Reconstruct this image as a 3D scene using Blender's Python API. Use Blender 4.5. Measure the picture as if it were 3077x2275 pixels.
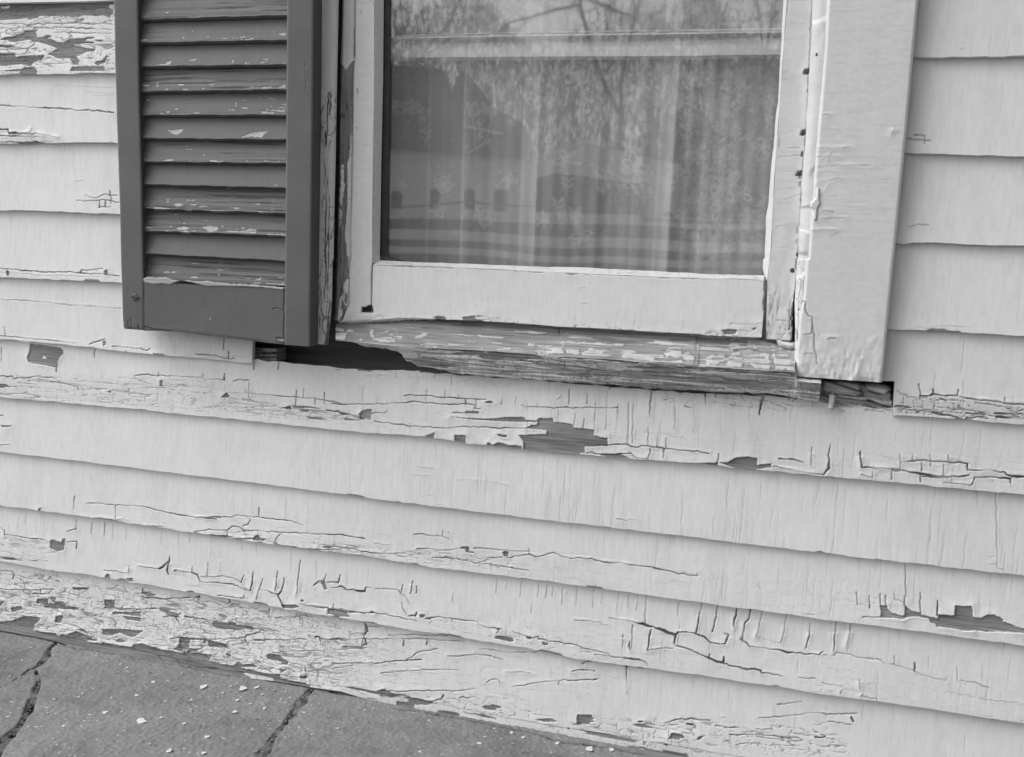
import bpy, math, random
import numpy as np
from mathutils import Matrix, Vector
random.seed(7)
RS = np.random.RandomState(11)
for o in list(bpy.data.objects): bpy.data.objects.remove(o)
SC = bpy.context.scene
COL = SC.collection
rad = math.radians

# ------------------------------------------------------------------ camera
YAW, PIT, ROL = rad(15.7402), rad(8.5276), rad(2.1303)
F_PX, PW, PH = 2811.4, 3077.0, 2275.0
D = 1.3                      # metres from camera to the outer face of the clapboards (plane y = 0)
CAMZ = 0.738                 # eye height above the walkway (z = 0)
cy, sy, cp, sp, cr, sr = math.cos(YAW), math.sin(YAW), math.cos(PIT), math.sin(PIT), math.cos(ROL), math.sin(ROL)
Fv = np.array([-sy*cp, cy*cp, -sp]); r0 = np.array([cy, sy, 0.]); u0 = np.cross(r0, Fv)
Rv = cr*r0 + sr*u0; Uv = -sr*r0 + cr*u0
CAM = np.array([0., -D, CAMZ])
cd = bpy.data.cameras.new('camera'); cam = bpy.data.objects.new('camera', cd); COL.objects.link(cam)
cd.sensor_width = 36; cd.lens = F_PX/PW*36; cd.clip_start = .05; cd.clip_end = 500
M = Matrix.Identity(4)
for i in range(3):
    M[i][0], M[i][1], M[i][2], M[i][3] = Rv[i], Uv[i], -Fv[i], CAM[i]
cam.matrix_world = M
SC.camera = cam
SC.render.resolution_x, SC.render.resolution_y = 1024, 757
# ------------------------------------------------------------------ world, sun, exposure
SUN_EL, SUN_AZ = rad(44), rad(-72)     # azimuth measured from -y (out of the wall) towards -x
wd = bpy.data.worlds.new('World'); SC.world = wd; wd.use_nodes = True
wn = wd.node_tree; wn.nodes.clear()
sky = wn.nodes.new('ShaderNodeTexSky'); sky.sky_type = 'NISHITA'; sky.sun_disc = False
sdir = np.array([math.sin(SUN_AZ)*math.cos(SUN_EL), -math.cos(SUN_AZ)*math.cos(SUN_EL), math.sin(SUN_EL)])
sky.sun_elevation = SUN_EL; sky.sun_rotation = math.atan2(sdir[0], sdir[1])
sky.air_density = 1.0; sky.dust_density = 4.0; sky.ozone_density = 1
bw = wn.nodes.new('ShaderNodeRGBToBW'); bg = wn.nodes.new('ShaderNodeBackground'); wo = wn.nodes.new('ShaderNodeOutputWorld')
bg.inputs[1].default_value = 0.15
wn.links.new(sky.outputs[0], bw.inputs[0]); wn.links.new(bw.outputs[0], bg.inputs[0]); wn.links.new(bg.outputs[0], wo.inputs[0])
sd = bpy.data.lights.new('sun', 'SUN'); sun = bpy.data.objects.new('sun', sd); COL.objects.link(sun)
sd.energy = 0.5; sd.angle = rad(40); sd.color = (1, 1, 1)
sun.rotation_euler = Vector(-sdir).to_track_quat('-Z', 'Y').to_euler()
SC.view_settings.view_transform = 'Standard'; SC.view_settings.look = 'None'
SC.view_settings.gamma = 1; SC.view_settings.exposure = 0.85
SC.render.engine = 'CYCLES'

# ------------------------------------------------------------------ measuring: photo tile coordinates -> real positions
TILE = dict(A=(0, 0), B=(1000, 0), C=(1977, 0), D=(0, 750), E=(1000, 750), F=(1977, 750), G=(0, 1475), H=(1000, 1475), I=(1977, 1475))
def T(t, pts):
    ox, oy = TILE[t]
    return [(ox + p[0]/2.0318, oy + p[1]/2.0318) + tuple(p[2:]) for p in pts]
def ray(p):
    return Fv + Rv*((p[0]-PW/2)/F_PX) - Uv*((p[1]-PH/2)/F_PX)
def on_y(p, y):
    d = ray(p); return CAM + d*((y - CAM[1])/d[1])
def on_z(p, z):
    d = ray(p); return CAM + d*((z - CAM[2])/d[2])
def mirrored(p, d):          # a thing seen reflected in the pane stands at this spot out in the garden
    q = on_y(p, d); return np.array([q[0], -(d - .032), q[2]])

# ------------------------------------------------------------------ value noise
TAB = RS.rand(512, 512)
def vn(x, y, s=0):
    x = np.asarray(x)+s*17.3; y = np.asarray(y)+s*9.7
    i = np.floor(x).astype(int); j = np.floor(y).astype(int); fx = x-i; fy = y-j
    fx = fx*fx*(3-2*fx); fy = fy*fy*(3-2*fy)
    a = TAB[i % 512, j % 512]; b = TAB[(i+1) % 512, j % 512]; c = TAB[i % 512, (j+1) % 512]; d = TAB[(i+1) % 512, (j+1) % 512]
    return (a*(1-fx)+b*fx)*(1-fy)+(c*(1-fx)+d*fx)*fy
def fbm(x, y, s=0, o=3):
    r = 0; a = .5; t = 0
    for k in range(o):
        r = r + a*vn(x, y, s+k*3.1); t += a; a *= .5; x = np.asarray(x)*2.03; y = np.asarray(y)*2.03
    return r/t
def ss(a, b, x):
    t = np.clip((x-a)/(b-a), 0, 1); return t*t*(3-2*t)

# ------------------------------------------------------------------ materials
def mat_new(name):
    m = bpy.data.materials.new(name); m.use_nodes = True; nt = m.node_tree; nt.nodes.clear()
    out = nt.nodes.new('ShaderNodeOutputMaterial'); b = nt.nodes.new('ShaderNodeBsdfPrincipled')
    nt.links.new(b.outputs[0], out.inputs[0]); return m, nt, b, out
def node(nt, t, **kw):
    n = nt.nodes.new(t)
    for k, v in kw.items(): setattr(n, k, v)
    return n
def g(v): return (v, v, v, 1)
def noise_val(nt, scale, stretch=(1, 1, 1), detail=4, coord='Object'):
    tc = node(nt, 'ShaderNodeTexCoord'); mp = node(nt, 'ShaderNodeMapping'); mp.inputs['Scale'].default_value = stretch
    nz = node(nt, 'ShaderNodeTexNoise'); nz.inputs['Scale'].default_value = scale; nz.inputs['Detail'].default_value = detail
    nt.links.new(tc.outputs[coord], mp.inputs[0]); nt.links.new(mp.outputs[0], nz.inputs['Vector'])
    return nz.outputs['Fac']
def ramp(nt, src, a, b, va, vb):
    r = node(nt, 'ShaderNodeMapRange'); r.inputs[1].default_value = a; r.inputs[2].default_value = b
    r.inputs[3].default_value = va; r.inputs[4].default_value = vb; nt.links.new(src, r.inputs[0]); return r.outputs[0]
def mixv(nt, f, a, b):
    m = node(nt, 'ShaderNodeMix'); m.data_type = 'FLOAT'
    for s, k in ((f, 0), (a, 2), (b, 3)):
        if isinstance(s, (int, float)): m.inputs[k].default_value = s
        else: nt.links.new(s, m.inputs[k])
    return m.outputs[0]
def worn(name, paint, pvar, wood_lo, wood_hi, gap, rough=.6, grain='x', bump=.25, undercoat=None):
    """paint over bare timber; the mesh attribute 'wear' says where paint is gone (r), where it is split (g), where dirt and painted shade darken it (b)"""
    m, nt, b, out = mat_new(name)
    at = node(nt, 'ShaderNodeAttribute'); at.attribute_name = 'wear'
    sp_ = node(nt, 'ShaderNodeSeparateColor'); nt.links.new(at.outputs['Color'], sp_.inputs[0])
    st = (3, 40, 90) if grain == 'x' else (90, 40, 3)
    gr = noise_val(nt, 6, st, 6); wood = ramp(nt, gr, .25, .75, wood_lo, wood_hi)
    pn = noise_val(nt, 9, (1, 1, 1), 5); pc = ramp(nt, pn, .3, .7, paint-pvar, paint+pvar)
    fs = noise_val(nt, 120, (1.6, 1, .35) if grain == 'x' else (1, 1, 1.3), 4); pc2 = node(nt, 'ShaderNodeMath', operation='MULTIPLY'); nt.links.new(pc, pc2.inputs[0]); nt.links.new(ramp(nt, fs, .28, .62, .94, 1.02), pc2.inputs[1])
    bare = ramp(nt, sp_.outputs[0], .35, .65, 0, 1)
    st2 = noise_val(nt, 5, (1, 1, 6) if grain == 'x' else (6, 1, 1), 4); w2 = node(nt, 'ShaderNodeMath', operation='MULTIPLY'); nt.links.new(wood, w2.inputs[0]); nt.links.new(ramp(nt, st2, .35, .65, .72, 1.2), w2.inputs[1]); wood = w2.outputs[0]
    c1 = mixv(nt, bare, pc2.outputs[0], wood)
    dirt_shade = mixv(nt, sp_.outputs[2], 1.0, .45)
    dm = node(nt, 'ShaderNodeMath', operation='MULTIPLY'); nt.links.new(c1, dm.inputs[0]); nt.links.new(dirt_shade, dm.inputs[1])
    c2 = mixv(nt, sp_.outputs[1], dm.outputs[0], gap)
    cc = node(nt, 'ShaderNodeCombineColor')
    for k in range(3): nt.links.new(c2, cc.inputs[k])
    nt.links.new(cc.outputs[0], b.inputs['Base Color'])
    nt.links.new(mixv(nt, bare, rough, .9), b.inputs['Roughness'])
    b.inputs['Specular IOR Level'].default_value = .3
    fine = noise_val(nt, 55, (1, 1, 1) if grain == 'x' else (1, 1, 1), 5)
    hgt = mixv(nt, bare, fine, gr)
    bp = node(nt, 'ShaderNodeBump'); bp.inputs['Strength'].default_value = bump; bp.inputs['Distance'].default_value = .002
    nt.links.new(hgt, bp.inputs['Height']); nt.links.new(bp.outputs[0], b.inputs['Normal'])
    return m
def plain(name, col, var=.1, scale=30, rough=.7, stretch=(1, 1, 1), bump=.2, bd=.002):
    m, nt, b, out = mat_new(name)
    nz = noise_val(nt, scale, stretch, 5); c = ramp(nt, nz, .3, .7, col*(1-var), col*(1+var))
    cc = node(nt, 'ShaderNodeCombineColor')
    for k in range(3): nt.links.new(c, cc.inputs[k])
    nt.links.new(cc.outputs[0], b.inputs['Base Color']); b.inputs['Roughness'].default_value = rough; b.inputs['Specular IOR Level'].default_value = .3
    if bump:
        bp = node(nt, 'ShaderNodeBump'); bp.inputs['Strength'].default_value = bump; bp.inputs['Distance'].default_value = bd
        nt.links.new(nz, bp.inputs['Height']); nt.links.new(bp.outputs[0], b.inputs['Normal'])
    return m
M_WHITE = worn('old_white_paint', .77, .025, .15, .37, .075)
M_WHITEV = worn('old_white_paint_upright', .71, .02, .15, .30, .06, grain='z', bump=.12)
M_SILL = worn('weathered_sill_wood', .62, .05, .22, .48, .07, bump=.6)
M_STOP = worn('weathered_stop_wood', .66, .05, .13, .34, .05, grain='z', bump=.5)
M_SPLINT = worn('splintered_grey_wood', .62, .05, .30, .62, .09, bump=.6)
M_SHUT = worn('dark_shutter_paint', .132, .012, .34, .5, .045, bump=.12)
M_SHUTV = worn('dark_shutter_paint_upright', .132, .012, .3, .45, .04, grain='z', bump=.12)
M_ROT = plain('rotten_wood', .22, .5, 9, .9, (4, 30, 60), .6)
M_DARK = plain('dark_boards', .09, .3, 8, .95, (1, 6, 12), .3)  # dark base colour makes gaps by jamb and sheathing read as shade
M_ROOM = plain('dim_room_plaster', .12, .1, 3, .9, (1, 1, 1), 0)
M_CAULK = plain('caulk', .66, .04, 60, .55, (1, 1, 1), .1)
M_NAIL = plain('rusty_iron', .06, .4, 300, .7)
M_CHIP = plain('paint_chip', .62, .1, 200, .6)

# ------------------------------------------------------------------ object helpers
def thing(name, label, cat, loc=(0, 0, 0), group=None):
    o = bpy.data.objects.new(name, None); COL.objects.link(o); o.location = loc; o.empty_display_size = .05
    o['label'] = label; o['category'] = cat
    if group: o['group'] = group
    return o
def world_loc(o):
    v = Vector(o.location)
    while o.parent: o = o.parent; v = v + Vector(o.location)
    return v
def link_mesh(name, V, Fq, mat, parent=None, wear=None, smooth=True, label=None):
    """V (n,3) world positions, Fq list/array of quads or a list of polygons"""
    V = np.asarray(V, float); c = (V.min(0)+V.max(0))/2
    me = bpy.data.meshes.new(name)
    if isinstance(Fq, np.ndarray) and Fq.ndim == 2:
        n, k = Fq.shape
        me.vertices.add(len(V)); me.vertices.foreach_set('co', (V-c).ravel())
        me.loops.add(n*k); me.loops.foreach_set('vertex_index', Fq.ravel().astype(np.int32))
        me.polygons.add(n); me.polygons.foreach_set('loop_start', np.arange(0, n*k, k, dtype=np.int32))
        me.update(calc_edges=True)
    else:
        me.from_pydata([tuple(v) for v in (V-c)], [], [tuple(f) for f in Fq]); me.update()
    if wear is not None:
        a = me.attributes.new('wear', 'FLOAT_COLOR', 'POINT'); a.data.foreach_set('color', wear.ravel().astype(np.float32))
    me.polygons.foreach_set('use_smooth', [smooth]*len(me.polygons))
    me.materials.append(mat); me.validate()
    o = bpy.data.objects.new(name, me); COL.objects.link(o)
    if parent: o.parent = parent; o.location = Vector(c) - world_loc(parent)
    else: o.location = c
    if label: o['label'] = label
    return o
class Grid:
    """a sheet of vertices P[nu,nv,3] with outward normal; wear painted in a metric (a,b) frame on its face"""
    def __init__(s, P, N, plane, ab=(0, 2)):
        s.P = P; s.N = np.array(N, float); s.N /= np.linalg.norm(s.N); s.plane = plane
        s.A = P[..., ab[0]]; s.B = P[..., ab[1]]; s.ab = ab; sh = s.A.shape
        s.peel = np.full(sh, .05); s.gap = np.zeros(sh); s.grime = np.zeros(sh); s.h = np.zeros(sh); s.lift = np.zeros(sh); s.cut = np.zeros(sh, bool); s.wmul = 1.
    def m(s, p):
        q = s.plane(p); return (q[s.ab[0]], q[s.ab[1]])
    def sdf(s, pts, pad=.02, raw=False):
        Q = np.array(pts if raw else [s.m(p) for p in pts]); lo = Q.min(0)-pad; hi = Q.max(0)+pad
        k = (s.A > lo[0]) & (s.A < hi[0]) & (s.B > lo[1]) & (s.B < hi[1])
        x = s.A[k]; y = s.B[k]; d = np.full(x.shape, 9.); ins = np.zeros(x.shape, bool); n = len(Q)
        for i in range(n):
            a = Q[i]; b = Q[(i+1) % n]; e = b-a; L = e@e+1e-12
            t = np.clip(((x-a[0])*e[0]+(y-a[1])*e[1])/L, 0, 1)
            d = np.minimum(d, np.hypot(x-a[0]-t*e[0], y-a[1]-t*e[1]))
            c = ((a[1] > y) != (b[1] > y)); c &= x < (b[0]-a[0])*(y-a[1])/(b[1]-a[1]+1e-12)+a[0]; ins ^= c
        return k, np.where(ins, -d, d), x, y
    def patch(s, t, *polys, lift=1.0):
        for poly in polys:
            k, d, x, y = s.sdf(T(t, poly) if t else poly)
            d = d + .0012*(vn(x*450, y*450, 2)-.5)
            s.peel[k] = np.minimum(s.peel[k], d)
            s.lift[k] = np.maximum(s.lift[k], lift*np.exp(-np.abs(d)/.006)*(.3+vn(x*70, y*70, 5)))
    def paint(s, t, *polys):
        for poly in polys:
            k, d, x, y = s.sdf(T(t, poly) if t else poly)
            d = d + .0012*(vn(x*500, y*500, 3)-.5)+.0040*(fbm(x*130, y*260, 33, 2)-.5)
            s.peel[k] = np.maximum(s.peel[k], -d)
    def crack(s, t, *lines, w=1.0, st=1.0, lift=.5, raw=False):
        """w = full width in photo-tile units (about .29 mm each); st = how deep and dark"""
        for ln in lines:
            pts = ln if raw else T(t, ln)
            Q = np.array([s.m(p) for p in pts]); W = np.array([(p[2] if len(p) > 2 else w) for p in pts])*.00029/2
            lo = Q.min(0)-.012; hi = Q.max(0)+.012
            k = (s.A > lo[0]) & (s.A < hi[0]) & (s.B > lo[1]) & (s.B < hi[1])
            x = s.A[k]; y = s.B[k]
            if not len(x): continue
            stp = np.floor(x*150+vn(x*40, y*40, 3)*6); jx = x + .0016*(vn(x*160, y*160, 8)-.5); jy = y + .0020*(vn(x*120, y*140, 4)-.5) + .0011*(TAB[stp.astype(int) % 512, (y*60).astype(int) % 512]-.5)
            d = np.full(x.shape, 9.); W = W*s.wmul*(.35+.9*vn(Q[:, 0]*90, Q[:, 1]*90, 2)); wn_ = .55+.75*vn(x*55, y*55, 14); wmax = W.max()
            for i in range(len(Q)-1):
                a = Q[i]; b = Q[i+1]; e = b-a; L = e@e+1e-12
                tt = np.clip(((jx-a[0])*e[0]+(jy-a[1])*e[1])/L, 0, 1)
                d = np.minimum(d, np.hypot(jx-a[0]-tt*e[0], jy-a[1]-tt*e[1]) - (W[i]*(1-tt)+W[i+1]*tt)*wn_)
            soft = .00048
            gv = min(1, .52+wmax*900)*st*np.clip(.35+1.15*vn(x*38, y*38, 15), 0, 1)*np.exp(-np.clip(d, 0, 1)**2/soft**2)
            s.gap[k] = np.maximum(s.gap[k], gv)
            s.lift[k] = np.maximum(s.lift[k], lift*np.exp(-np.clip(d, 0, 1)/.0035)*(.1+1.1*vn(x*70, y*90, 6))*(y < (Q[:, 1].min()+Q[:, 1].max())/2+.004))
    def checks(s, n, a0, a1, b0, b1, seed, L=(.02, .06), st=(.15, .5), vert=True):
        """fine drying cracks straight across the grain"""
        rs = np.random.RandomState(seed)
        for i in range(n):
            a = rs.uniform(a0, a1); b = rs.uniform(b0, b1); ln = rs.uniform(*L); sg = rs.uniform(*st)
            wob = rs.uniform(-.0015, .0015)
            if vert: k = (abs(s.A-a) < .006) & (s.B < b) & (s.B > b-ln)
            else: k = (abs(s.B-a) < .006) & (s.A < b) & (s.A > b-ln)
            x, y = (s.A[k], s.B[k]) if vert else (s.B[k], s.A[k])
            if not len(x): continue
            t = (b-y)/ln
            c = a + wob*t + .0009*(vn(y*120+seed, y*0+i, 7)-.5)*2
            gv = sg*np.exp(-((x-c)/.0006)**2)*np.clip(np.minimum(t*5, (1-t)*3), 0, 1)
            s.gap[k] = np.maximum(s.gap[k], gv)
    def flakes(s, wt, crack_amt=1, peel_amt=1, seed=0, fx=14, fz=130, stepmm=3, st=.8):
        """weathered band: paint broken along the grain into little stepped scales; wt(A,B)->0..1"""
        W = wt(s.A, s.B) if callable(wt) else wt
        k = W > .02
        x, z, w = s.A[k], s.B[k], W[k]*(.55+.75*vn(s.A[k]*11, s.B[k]*30, seed+70)); w = np.clip(w, 0, 1)
        rs = np.random.RandomState(seed+50); tb = rs.rand(4096)
        zz = z + (vn(x*9, z*20, seed)-.5)*.006
        row = np.floor(zz/.011 + vn(x*4, z*0, seed+2)*3)
        cell = np.floor(x*46 + tb[(row.astype(int)) % 4096]*7 + vn(x*30, z*90, seed+4)*.8).astype(int)
        zz = zz + (tb[(cell*7+row.astype(int)*13) % 4096]-.5)*stepmm*.001
        n = fbm(x*fx, zz*fz, seed+1, 3)
        cw = .008+.042*w*crack_amt*vn(x*22, z*60, seed+9)
        c = np.clip(1-np.abs(n-.5)/cw, 0, 1)
        c = np.maximum(c, .9*np.clip(1-np.abs(fbm(x*fx*1.3, zz*fz*.8, seed+21, 2)-.56)/(cw*.8), 0, 1))
        fr = (x*46 + tb[(row.astype(int)) % 4096]*7 + vn(x*30, z*90, seed+4)*.8); fr = fr-np.floor(fr)
        vc = (np.minimum(fr, 1-fr) < .025)*(tb[(cell*3+row.astype(int)*5) % 4096] > .62)*.7
        c = np.maximum(c, vc)
        s.gap[k] = np.maximum(s.gap[k], np.clip(c*st*np.clip(w*1.4, 0, 1), 0, 1))
        pn = fbm(x*fx*.9, zz*fz*.45, seed+31, 3)
        thr = .22+.24*w*peel_amt
        d = (pn-thr)*.03
        s.peel[k] = np.minimum(s.peel[k], np.where(w*peel_amt > .05, d, .05))
        s.lift[k] = np.maximum(s.lift[k], .8*w*(.3+c*.7)*vn(x*60, zz*200, seed+5))
    def build(s, name, mat, parent=None, film=.0009, thick=.01, back=None, label=None, wav=.0006, nograin=False, skirt=True):
        P = s.P.copy(); x, z = s.A, s.B
        bare = ss(.0005, -.0005, s.peel)
        h = film*(1-bare) + s.lift*.0010*(1-bare) - s.gap*.0016*np.clip(1-bare*.6, 0, 1) + s.h + wav*(vn(x*7, z*7, 12)-.5)*2
        P = P + s.N*h[..., None]
        nu, nv = x.shape
        I = np.arange(nu*nv).reshape(nu, nv)
        q = np.stack([I[:-1, :-1], I[1:, :-1], I[1:, 1:], I[:-1, 1:]], -1).reshape(-1, 4)
        if s.cut.any():
            cf = (s.cut[:-1, :-1] & s.cut[1:, :-1] & s.cut[1:, 1:] & s.cut[:-1, 1:]).reshape(-1); q = q[~cf]
        # orient outwards
        e1 = P[1, 0]-P[0, 0]; e2 = P[0, 1]-P[0, 0]
        flip = np.dot(np.cross(e1, e2), s.N) < 0
        if flip: q = q[:, ::-1]
        V = P.reshape(-1, 3); wear = np.stack([bare, np.clip(s.gap, 0, 1), np.clip(s.grime, 0, 1), np.ones_like(bare)], -1).reshape(-1, 4)
        if thick and skirt:
            rim = np.concatenate([I[:, 0], I[-1, 1:], I[-2::-1, -1], I[0, -2:0:-1]])
            off = np.array(back if back is not None else -s.N*thick, float)
            Vr = s.P.reshape(-1, 3)[rim] + off; k0 = len(V); nr = len(rim)
            V = np.concatenate([V, V[rim], Vr]); wr = wear[rim].copy(); wr[:, 0] *= .5; wr[:, 1] *= .3; wr[:, 2] = np.maximum(wr[:, 2], .15)
            wear = np.concatenate([wear, wr, wr])
            a = k0+np.arange(nr); b = k0+(np.arange(nr)+1) % nr
            rq = np.stack([a, a+nr, b+nr, b], -1)
            if flip: rq = rq[:, ::-1]
            q = np.concatenate([q, rq])
        return link_mesh(name, V, q, mat, parent, wear, True, label)
def axis_step(lo, hi, fine0, fine1, st, coarse=.02):
    a = []
    if lo < fine0: a += list(np.arange(lo, fine0, coarse))
    a += list(np.arange(max(lo, fine0), min(hi, fine1), st))
    if hi > fine1: a += list(np.arange(max(fine1, lo), hi, coarse))
    a.append(hi); a = np.array(a); k = np.concatenate([[True], np.diff(a) > 1e-5]); return a[k]
def hstrip(top, bot, yt, yb, step=.0012, n=None, x0=None, x1=None, N=None, shear=0.):
    """sheet between two traced lines that run left-right; top at depth yt, bottom at depth yb"""
    tp = np.array([on_y(p, yt) for p in top]); bt = np.array([on_y(p, yb) for p in bot])
    xa = max(tp[0, 0], bt[0, 0]) if x0 is None else x0; xb = min(tp[-1, 0], bt[-1, 0]) if x1 is None else x1
    X = np.arange(xa, xb+step/2, step); X[-1] = xb
    zt = np.interp(X, tp[:, 0], tp[:, 2]); zb = np.interp(X, bt[:, 0], bt[:, 2])
    hh = max(np.max(zt-zb), abs(yt-yb)); n = n or max(3, int(hh/step)+1)
    t = np.linspace(0, 1, n)
    P = np.zeros((len(X), n, 3)); P[..., 0] = X[:, None]+shear*(1-(X-X[0])/(X[-1]-X[0]))[:, None]*t[None]; P[..., 2] = zb[:, None]+(zt-zb)[:, None]*t; P[..., 1] = yb+(yt-yb)*t[None]
    zmb, zmt = zb.mean(), zt.mean()
    if N is None:
        v = np.array([0, yt-yb, zmt-zmb]); N = np.cross(np.array([1., 0, 0]), v); N = N if N[1] < 0 else -N
    ym = (yt+yb)/2
    return Grid(P, N, lambda p: on_y(p, ym))
def vstrip(left, right, y, step=.0013, N=(0, -1, 0), yr=None, n=None):
    """sheet between two traced lines that run up-down (given top to bottom)"""
    yr = y if yr is None else yr
    L = np.array([on_y(p, y) for p in left])[::-1]; R_ = np.array([on_y(p, yr) for p in right])[::-1]
    z0 = min(L[0, 2], R_[0, 2]); z1 = max(L[-1, 2], R_[-1, 2])
    Zs = np.linspace(z0, z1, max(3, int((z1-z0)/step)))
    xl = np.interp(Zs, L[:, 2], L[:, 0]); xr = np.interp(Zs, R_[:, 2], R_[:, 0])
    n = n or max(3, int(np.max(xr-xl)/step)+1); t = np.linspace(0, 1, n)
    P = np.zeros((n, len(Zs), 3)); P[..., 0] = xl[None]+(xr-xl)[None]*t[:, None]; P[..., 2] = Zs[None]; P[..., 1] = y+(yr-y)*t[:, None]
    ym = (y+yr)/2
    return Grid(P, N, lambda p: on_y(p, ym))
def box(name, x0, x1, y0, y1, z0, z1, mat, parent=None, bev=.0, label=None):
    V = [(x, y, z) for x in (x0, x1) for y in (y0, y1) for z in (z0, z1)]
    Fs = [(0, 1, 3, 2), (4, 6, 7, 5), (0, 4, 5, 1), (2, 3, 7, 6), (0, 2, 6, 4), (1, 5, 7, 3)]
    o = link_mesh(name, V, Fs, mat, parent, None, False, label)
    if bev: b = o.modifiers.new('b', 'BEVEL'); b.width = bev; b.segments = 2
    return o
def prism(name, pts, y0, y1, mat, parent=None, label=None, bev=0, smooth=False):
    """outline (world x,z) given thickness from y0 (front) to y1 (back)"""
    n = len(pts); V = [(p[0], y0, p[1]) for p in pts]+[(p[0], y1, p[1]) for p in pts]
    ar = sum(pts[i][0]*pts[(i+1) % n][1]-pts[(i+1) % n][0]*pts[i][1] for i in range(n))
    f = list(range(n)); Fs = [f if ar > 0 else f[::-1], [i+n for i in (f[::-1] if ar > 0 else f)]]
    for i in range(n):
        j = (i+1) % n; Fs.append([i, i+n, j+n, j] if ar > 0 else [j, j+n, i+n, i])
    o = link_mesh(name, V, Fs, mat, parent, None, smooth, label)
    if bev: b = o.modifiers.new('b', 'BEVEL'); b.width = bev; b.segments = 2; b.limit_method = 'ANGLE'
    return o
# ------------------------------------------------------------------ the clapboard wall
XL, XR = -2.7, 1.7                     # how far the wall runs past the picture on each side
VX0, VX1 = -1.42, .42                  # the part modelled finely
wall = thing('house_wall', 'white clapboard house wall with cracked and peeling paint around the window', 'wall', (-.5, .1, 0))
LN = {
 0: T('A', [(0, 18), (500, 10), (700, 2)]) + T('C', [(1500, -250), (2195, -262)]),
 1: T('A', [(0, 457), (110, 450), (350, 452), (520, 446), (700, 448)]) + T('C', [(1565, 347), (1700, 350), (1900, 346), (2195, 344)]),
 2: T('A', [(0, 876), (170, 874), (330, 870), (710, 872)]) + T('C', [(1510, 936), (1700, 938), (2195, 955)]),
 3: T('A', [(0, 1284), (340, 1290), (720, 1308)]) + T('C', [(1455, 1484), (1500, 1494), (1560, 1480), (2195, 1498)]),
 4: T('D', [(0, 168), (300, 182), (740, 202)]) + T('F', [(1400, 488), (1750, 500), (2195, 524)]),
 5: T('D', [(0, 548), (90, 552), (180, 562), (340, 574), (480, 590), (600, 603), (760, 622), (960, 642), (1200, 662), (1540, 695)]) + T('F', [(1440, 1012), (1640, 1022), (1900, 1038), (2195, 1065)]),
 6: T('D', [(0, 900), (230, 922), (500, 942), (660, 962), (820, 970), (1000, 992), (1500, 1042), (2235, 1118)]) + T('E', [(560, 1140), (840, 1185), (1170, 1215), (1440, 1245), (1900, 1285), (2235, 1300)]) + T('F', [(370, 1320), (880, 1370), (1300, 1410), (1800, 1455), (2195, 1490)]),
 7: T('D', [(0, 1235), (500, 1292), (1000, 1355), (1600, 1430), (2235, 1512)]) + T('H', [(560, 88), (1200, 165), (2235, 285)]) + T('I', [(470, 315), (1000, 378), (2195, 513)]),
 8: T('G', [(0, 88), (500, 152), (900, 212), (1200, 258), (1440, 292), (1750, 338), (2235, 395)]) + T('H', [(560, 460), (1200, 535), (2235, 680)]) + T('I', [(500, 712), (1000, 782), (1600, 858), (2195, 938)]),
 9: T('G', [(0, 425), (320, 488), (560, 512), (840, 560), (1050, 598), (1300, 640), (1700, 710), (1890, 745), (2150, 785)]) + T('H', [(420, 838), (800, 897), (1200, 960), (1500, 1025), (1760, 1060), (2235, 1120)]) + T('I', [(200, 1118), (500, 1160), (800, 1205), (1000, 1238), (1340, 1282), (2195, 1412)]),
 10: T('G', [(0, 800), (200, 850), (560, 920), (900, 985), (1300, 1075), (1700, 1148), (1900, 1185)]) + T('H', [(120, 1195), (560, 1275), (1000, 1370), (1400, 1440), (1800, 1500), (2235, 1575)]) + T('I', [(300, 1585), (560, 1625), (2195, 1920)]),
}
def zline(k):
    Q = np.array([on_y(p, 0) for p in LN[k]]); Q = Q[np.argsort(Q[:, 0])]
    return lambda x: np.interp(x, Q[:, 0], Q[:, 2])
ZL = {k: zline(k) for k in LN}
def board(k, xa, xb, fine=True, zlo=None, zhi=None):
    lo = zlo or ZL[k]; hi = zhi or (lambda x: ZL[k-1](x)+.016)
    X = axis_step(xa, xb, VX0, VX1, .00105 if fine else .02)
    n = 128 if fine else 8
    zb, zt = lo(X), hi(X)
    if fine: zb = zb + .0016*(vn(X*60, X*0+k, 3)-.5) + .0008*(vn(X*300, X*0+k, 4)-.5)
    t = np.linspace(0, 1, n); P = np.zeros((len(X), n, 3))
    P[..., 0] = X[:, None]; P[..., 2] = zb[:, None]+(zt-zb)[:, None]*t; P[..., 1] = .009*t[None] if not fine else .009*(P[..., 2]-ZL[k](X)[:, None])/.126
    G_ = Grid(P, (0, -1, .1), lambda p: on_y(p, .005)); G_.t = t[None, :]+0*P[..., 0]; G_.grime = .10*ss(.50, .80, fbm(G_.A*3+k, G_.B*8, 90+k, 3))+.07*ss(.62, .85, fbm(G_.A*45, G_.B*5+k, 95, 2)) if fine else G_.grime
    return G_
def edge_rag(G_, amt=1., seed=0):
    """paint worn off here and there along the drip edge"""
    n = fbm(G_.A*22, G_.A*0+seed, seed, 3)
    d = (G_.B-G_.B[:, :1]) - np.clip((n-.70)*amt*.04, 0, .0022)
    G_.peel = np.minimum(G_.peel, np.where(n > .7, d, .05))
def zone(t, pts, soft=.012, s=1.0):
    P_ = T(t, pts)
    def f(A, B, G_):
        w = np.zeros_like(A); k, d, x, y = G_.sdf(P_, pad=soft*2)
        w[k] = ss(soft, -soft, d)*s; return w
    return f
xs = lambda t, x, y: on_y(T(t, [(x, y)])[0], 0)[0]
X_SHUT = xs('A', 1560, 800)            # left boards stop behind the shutter
X_CUT = xs('D', 1540, 620)
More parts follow.
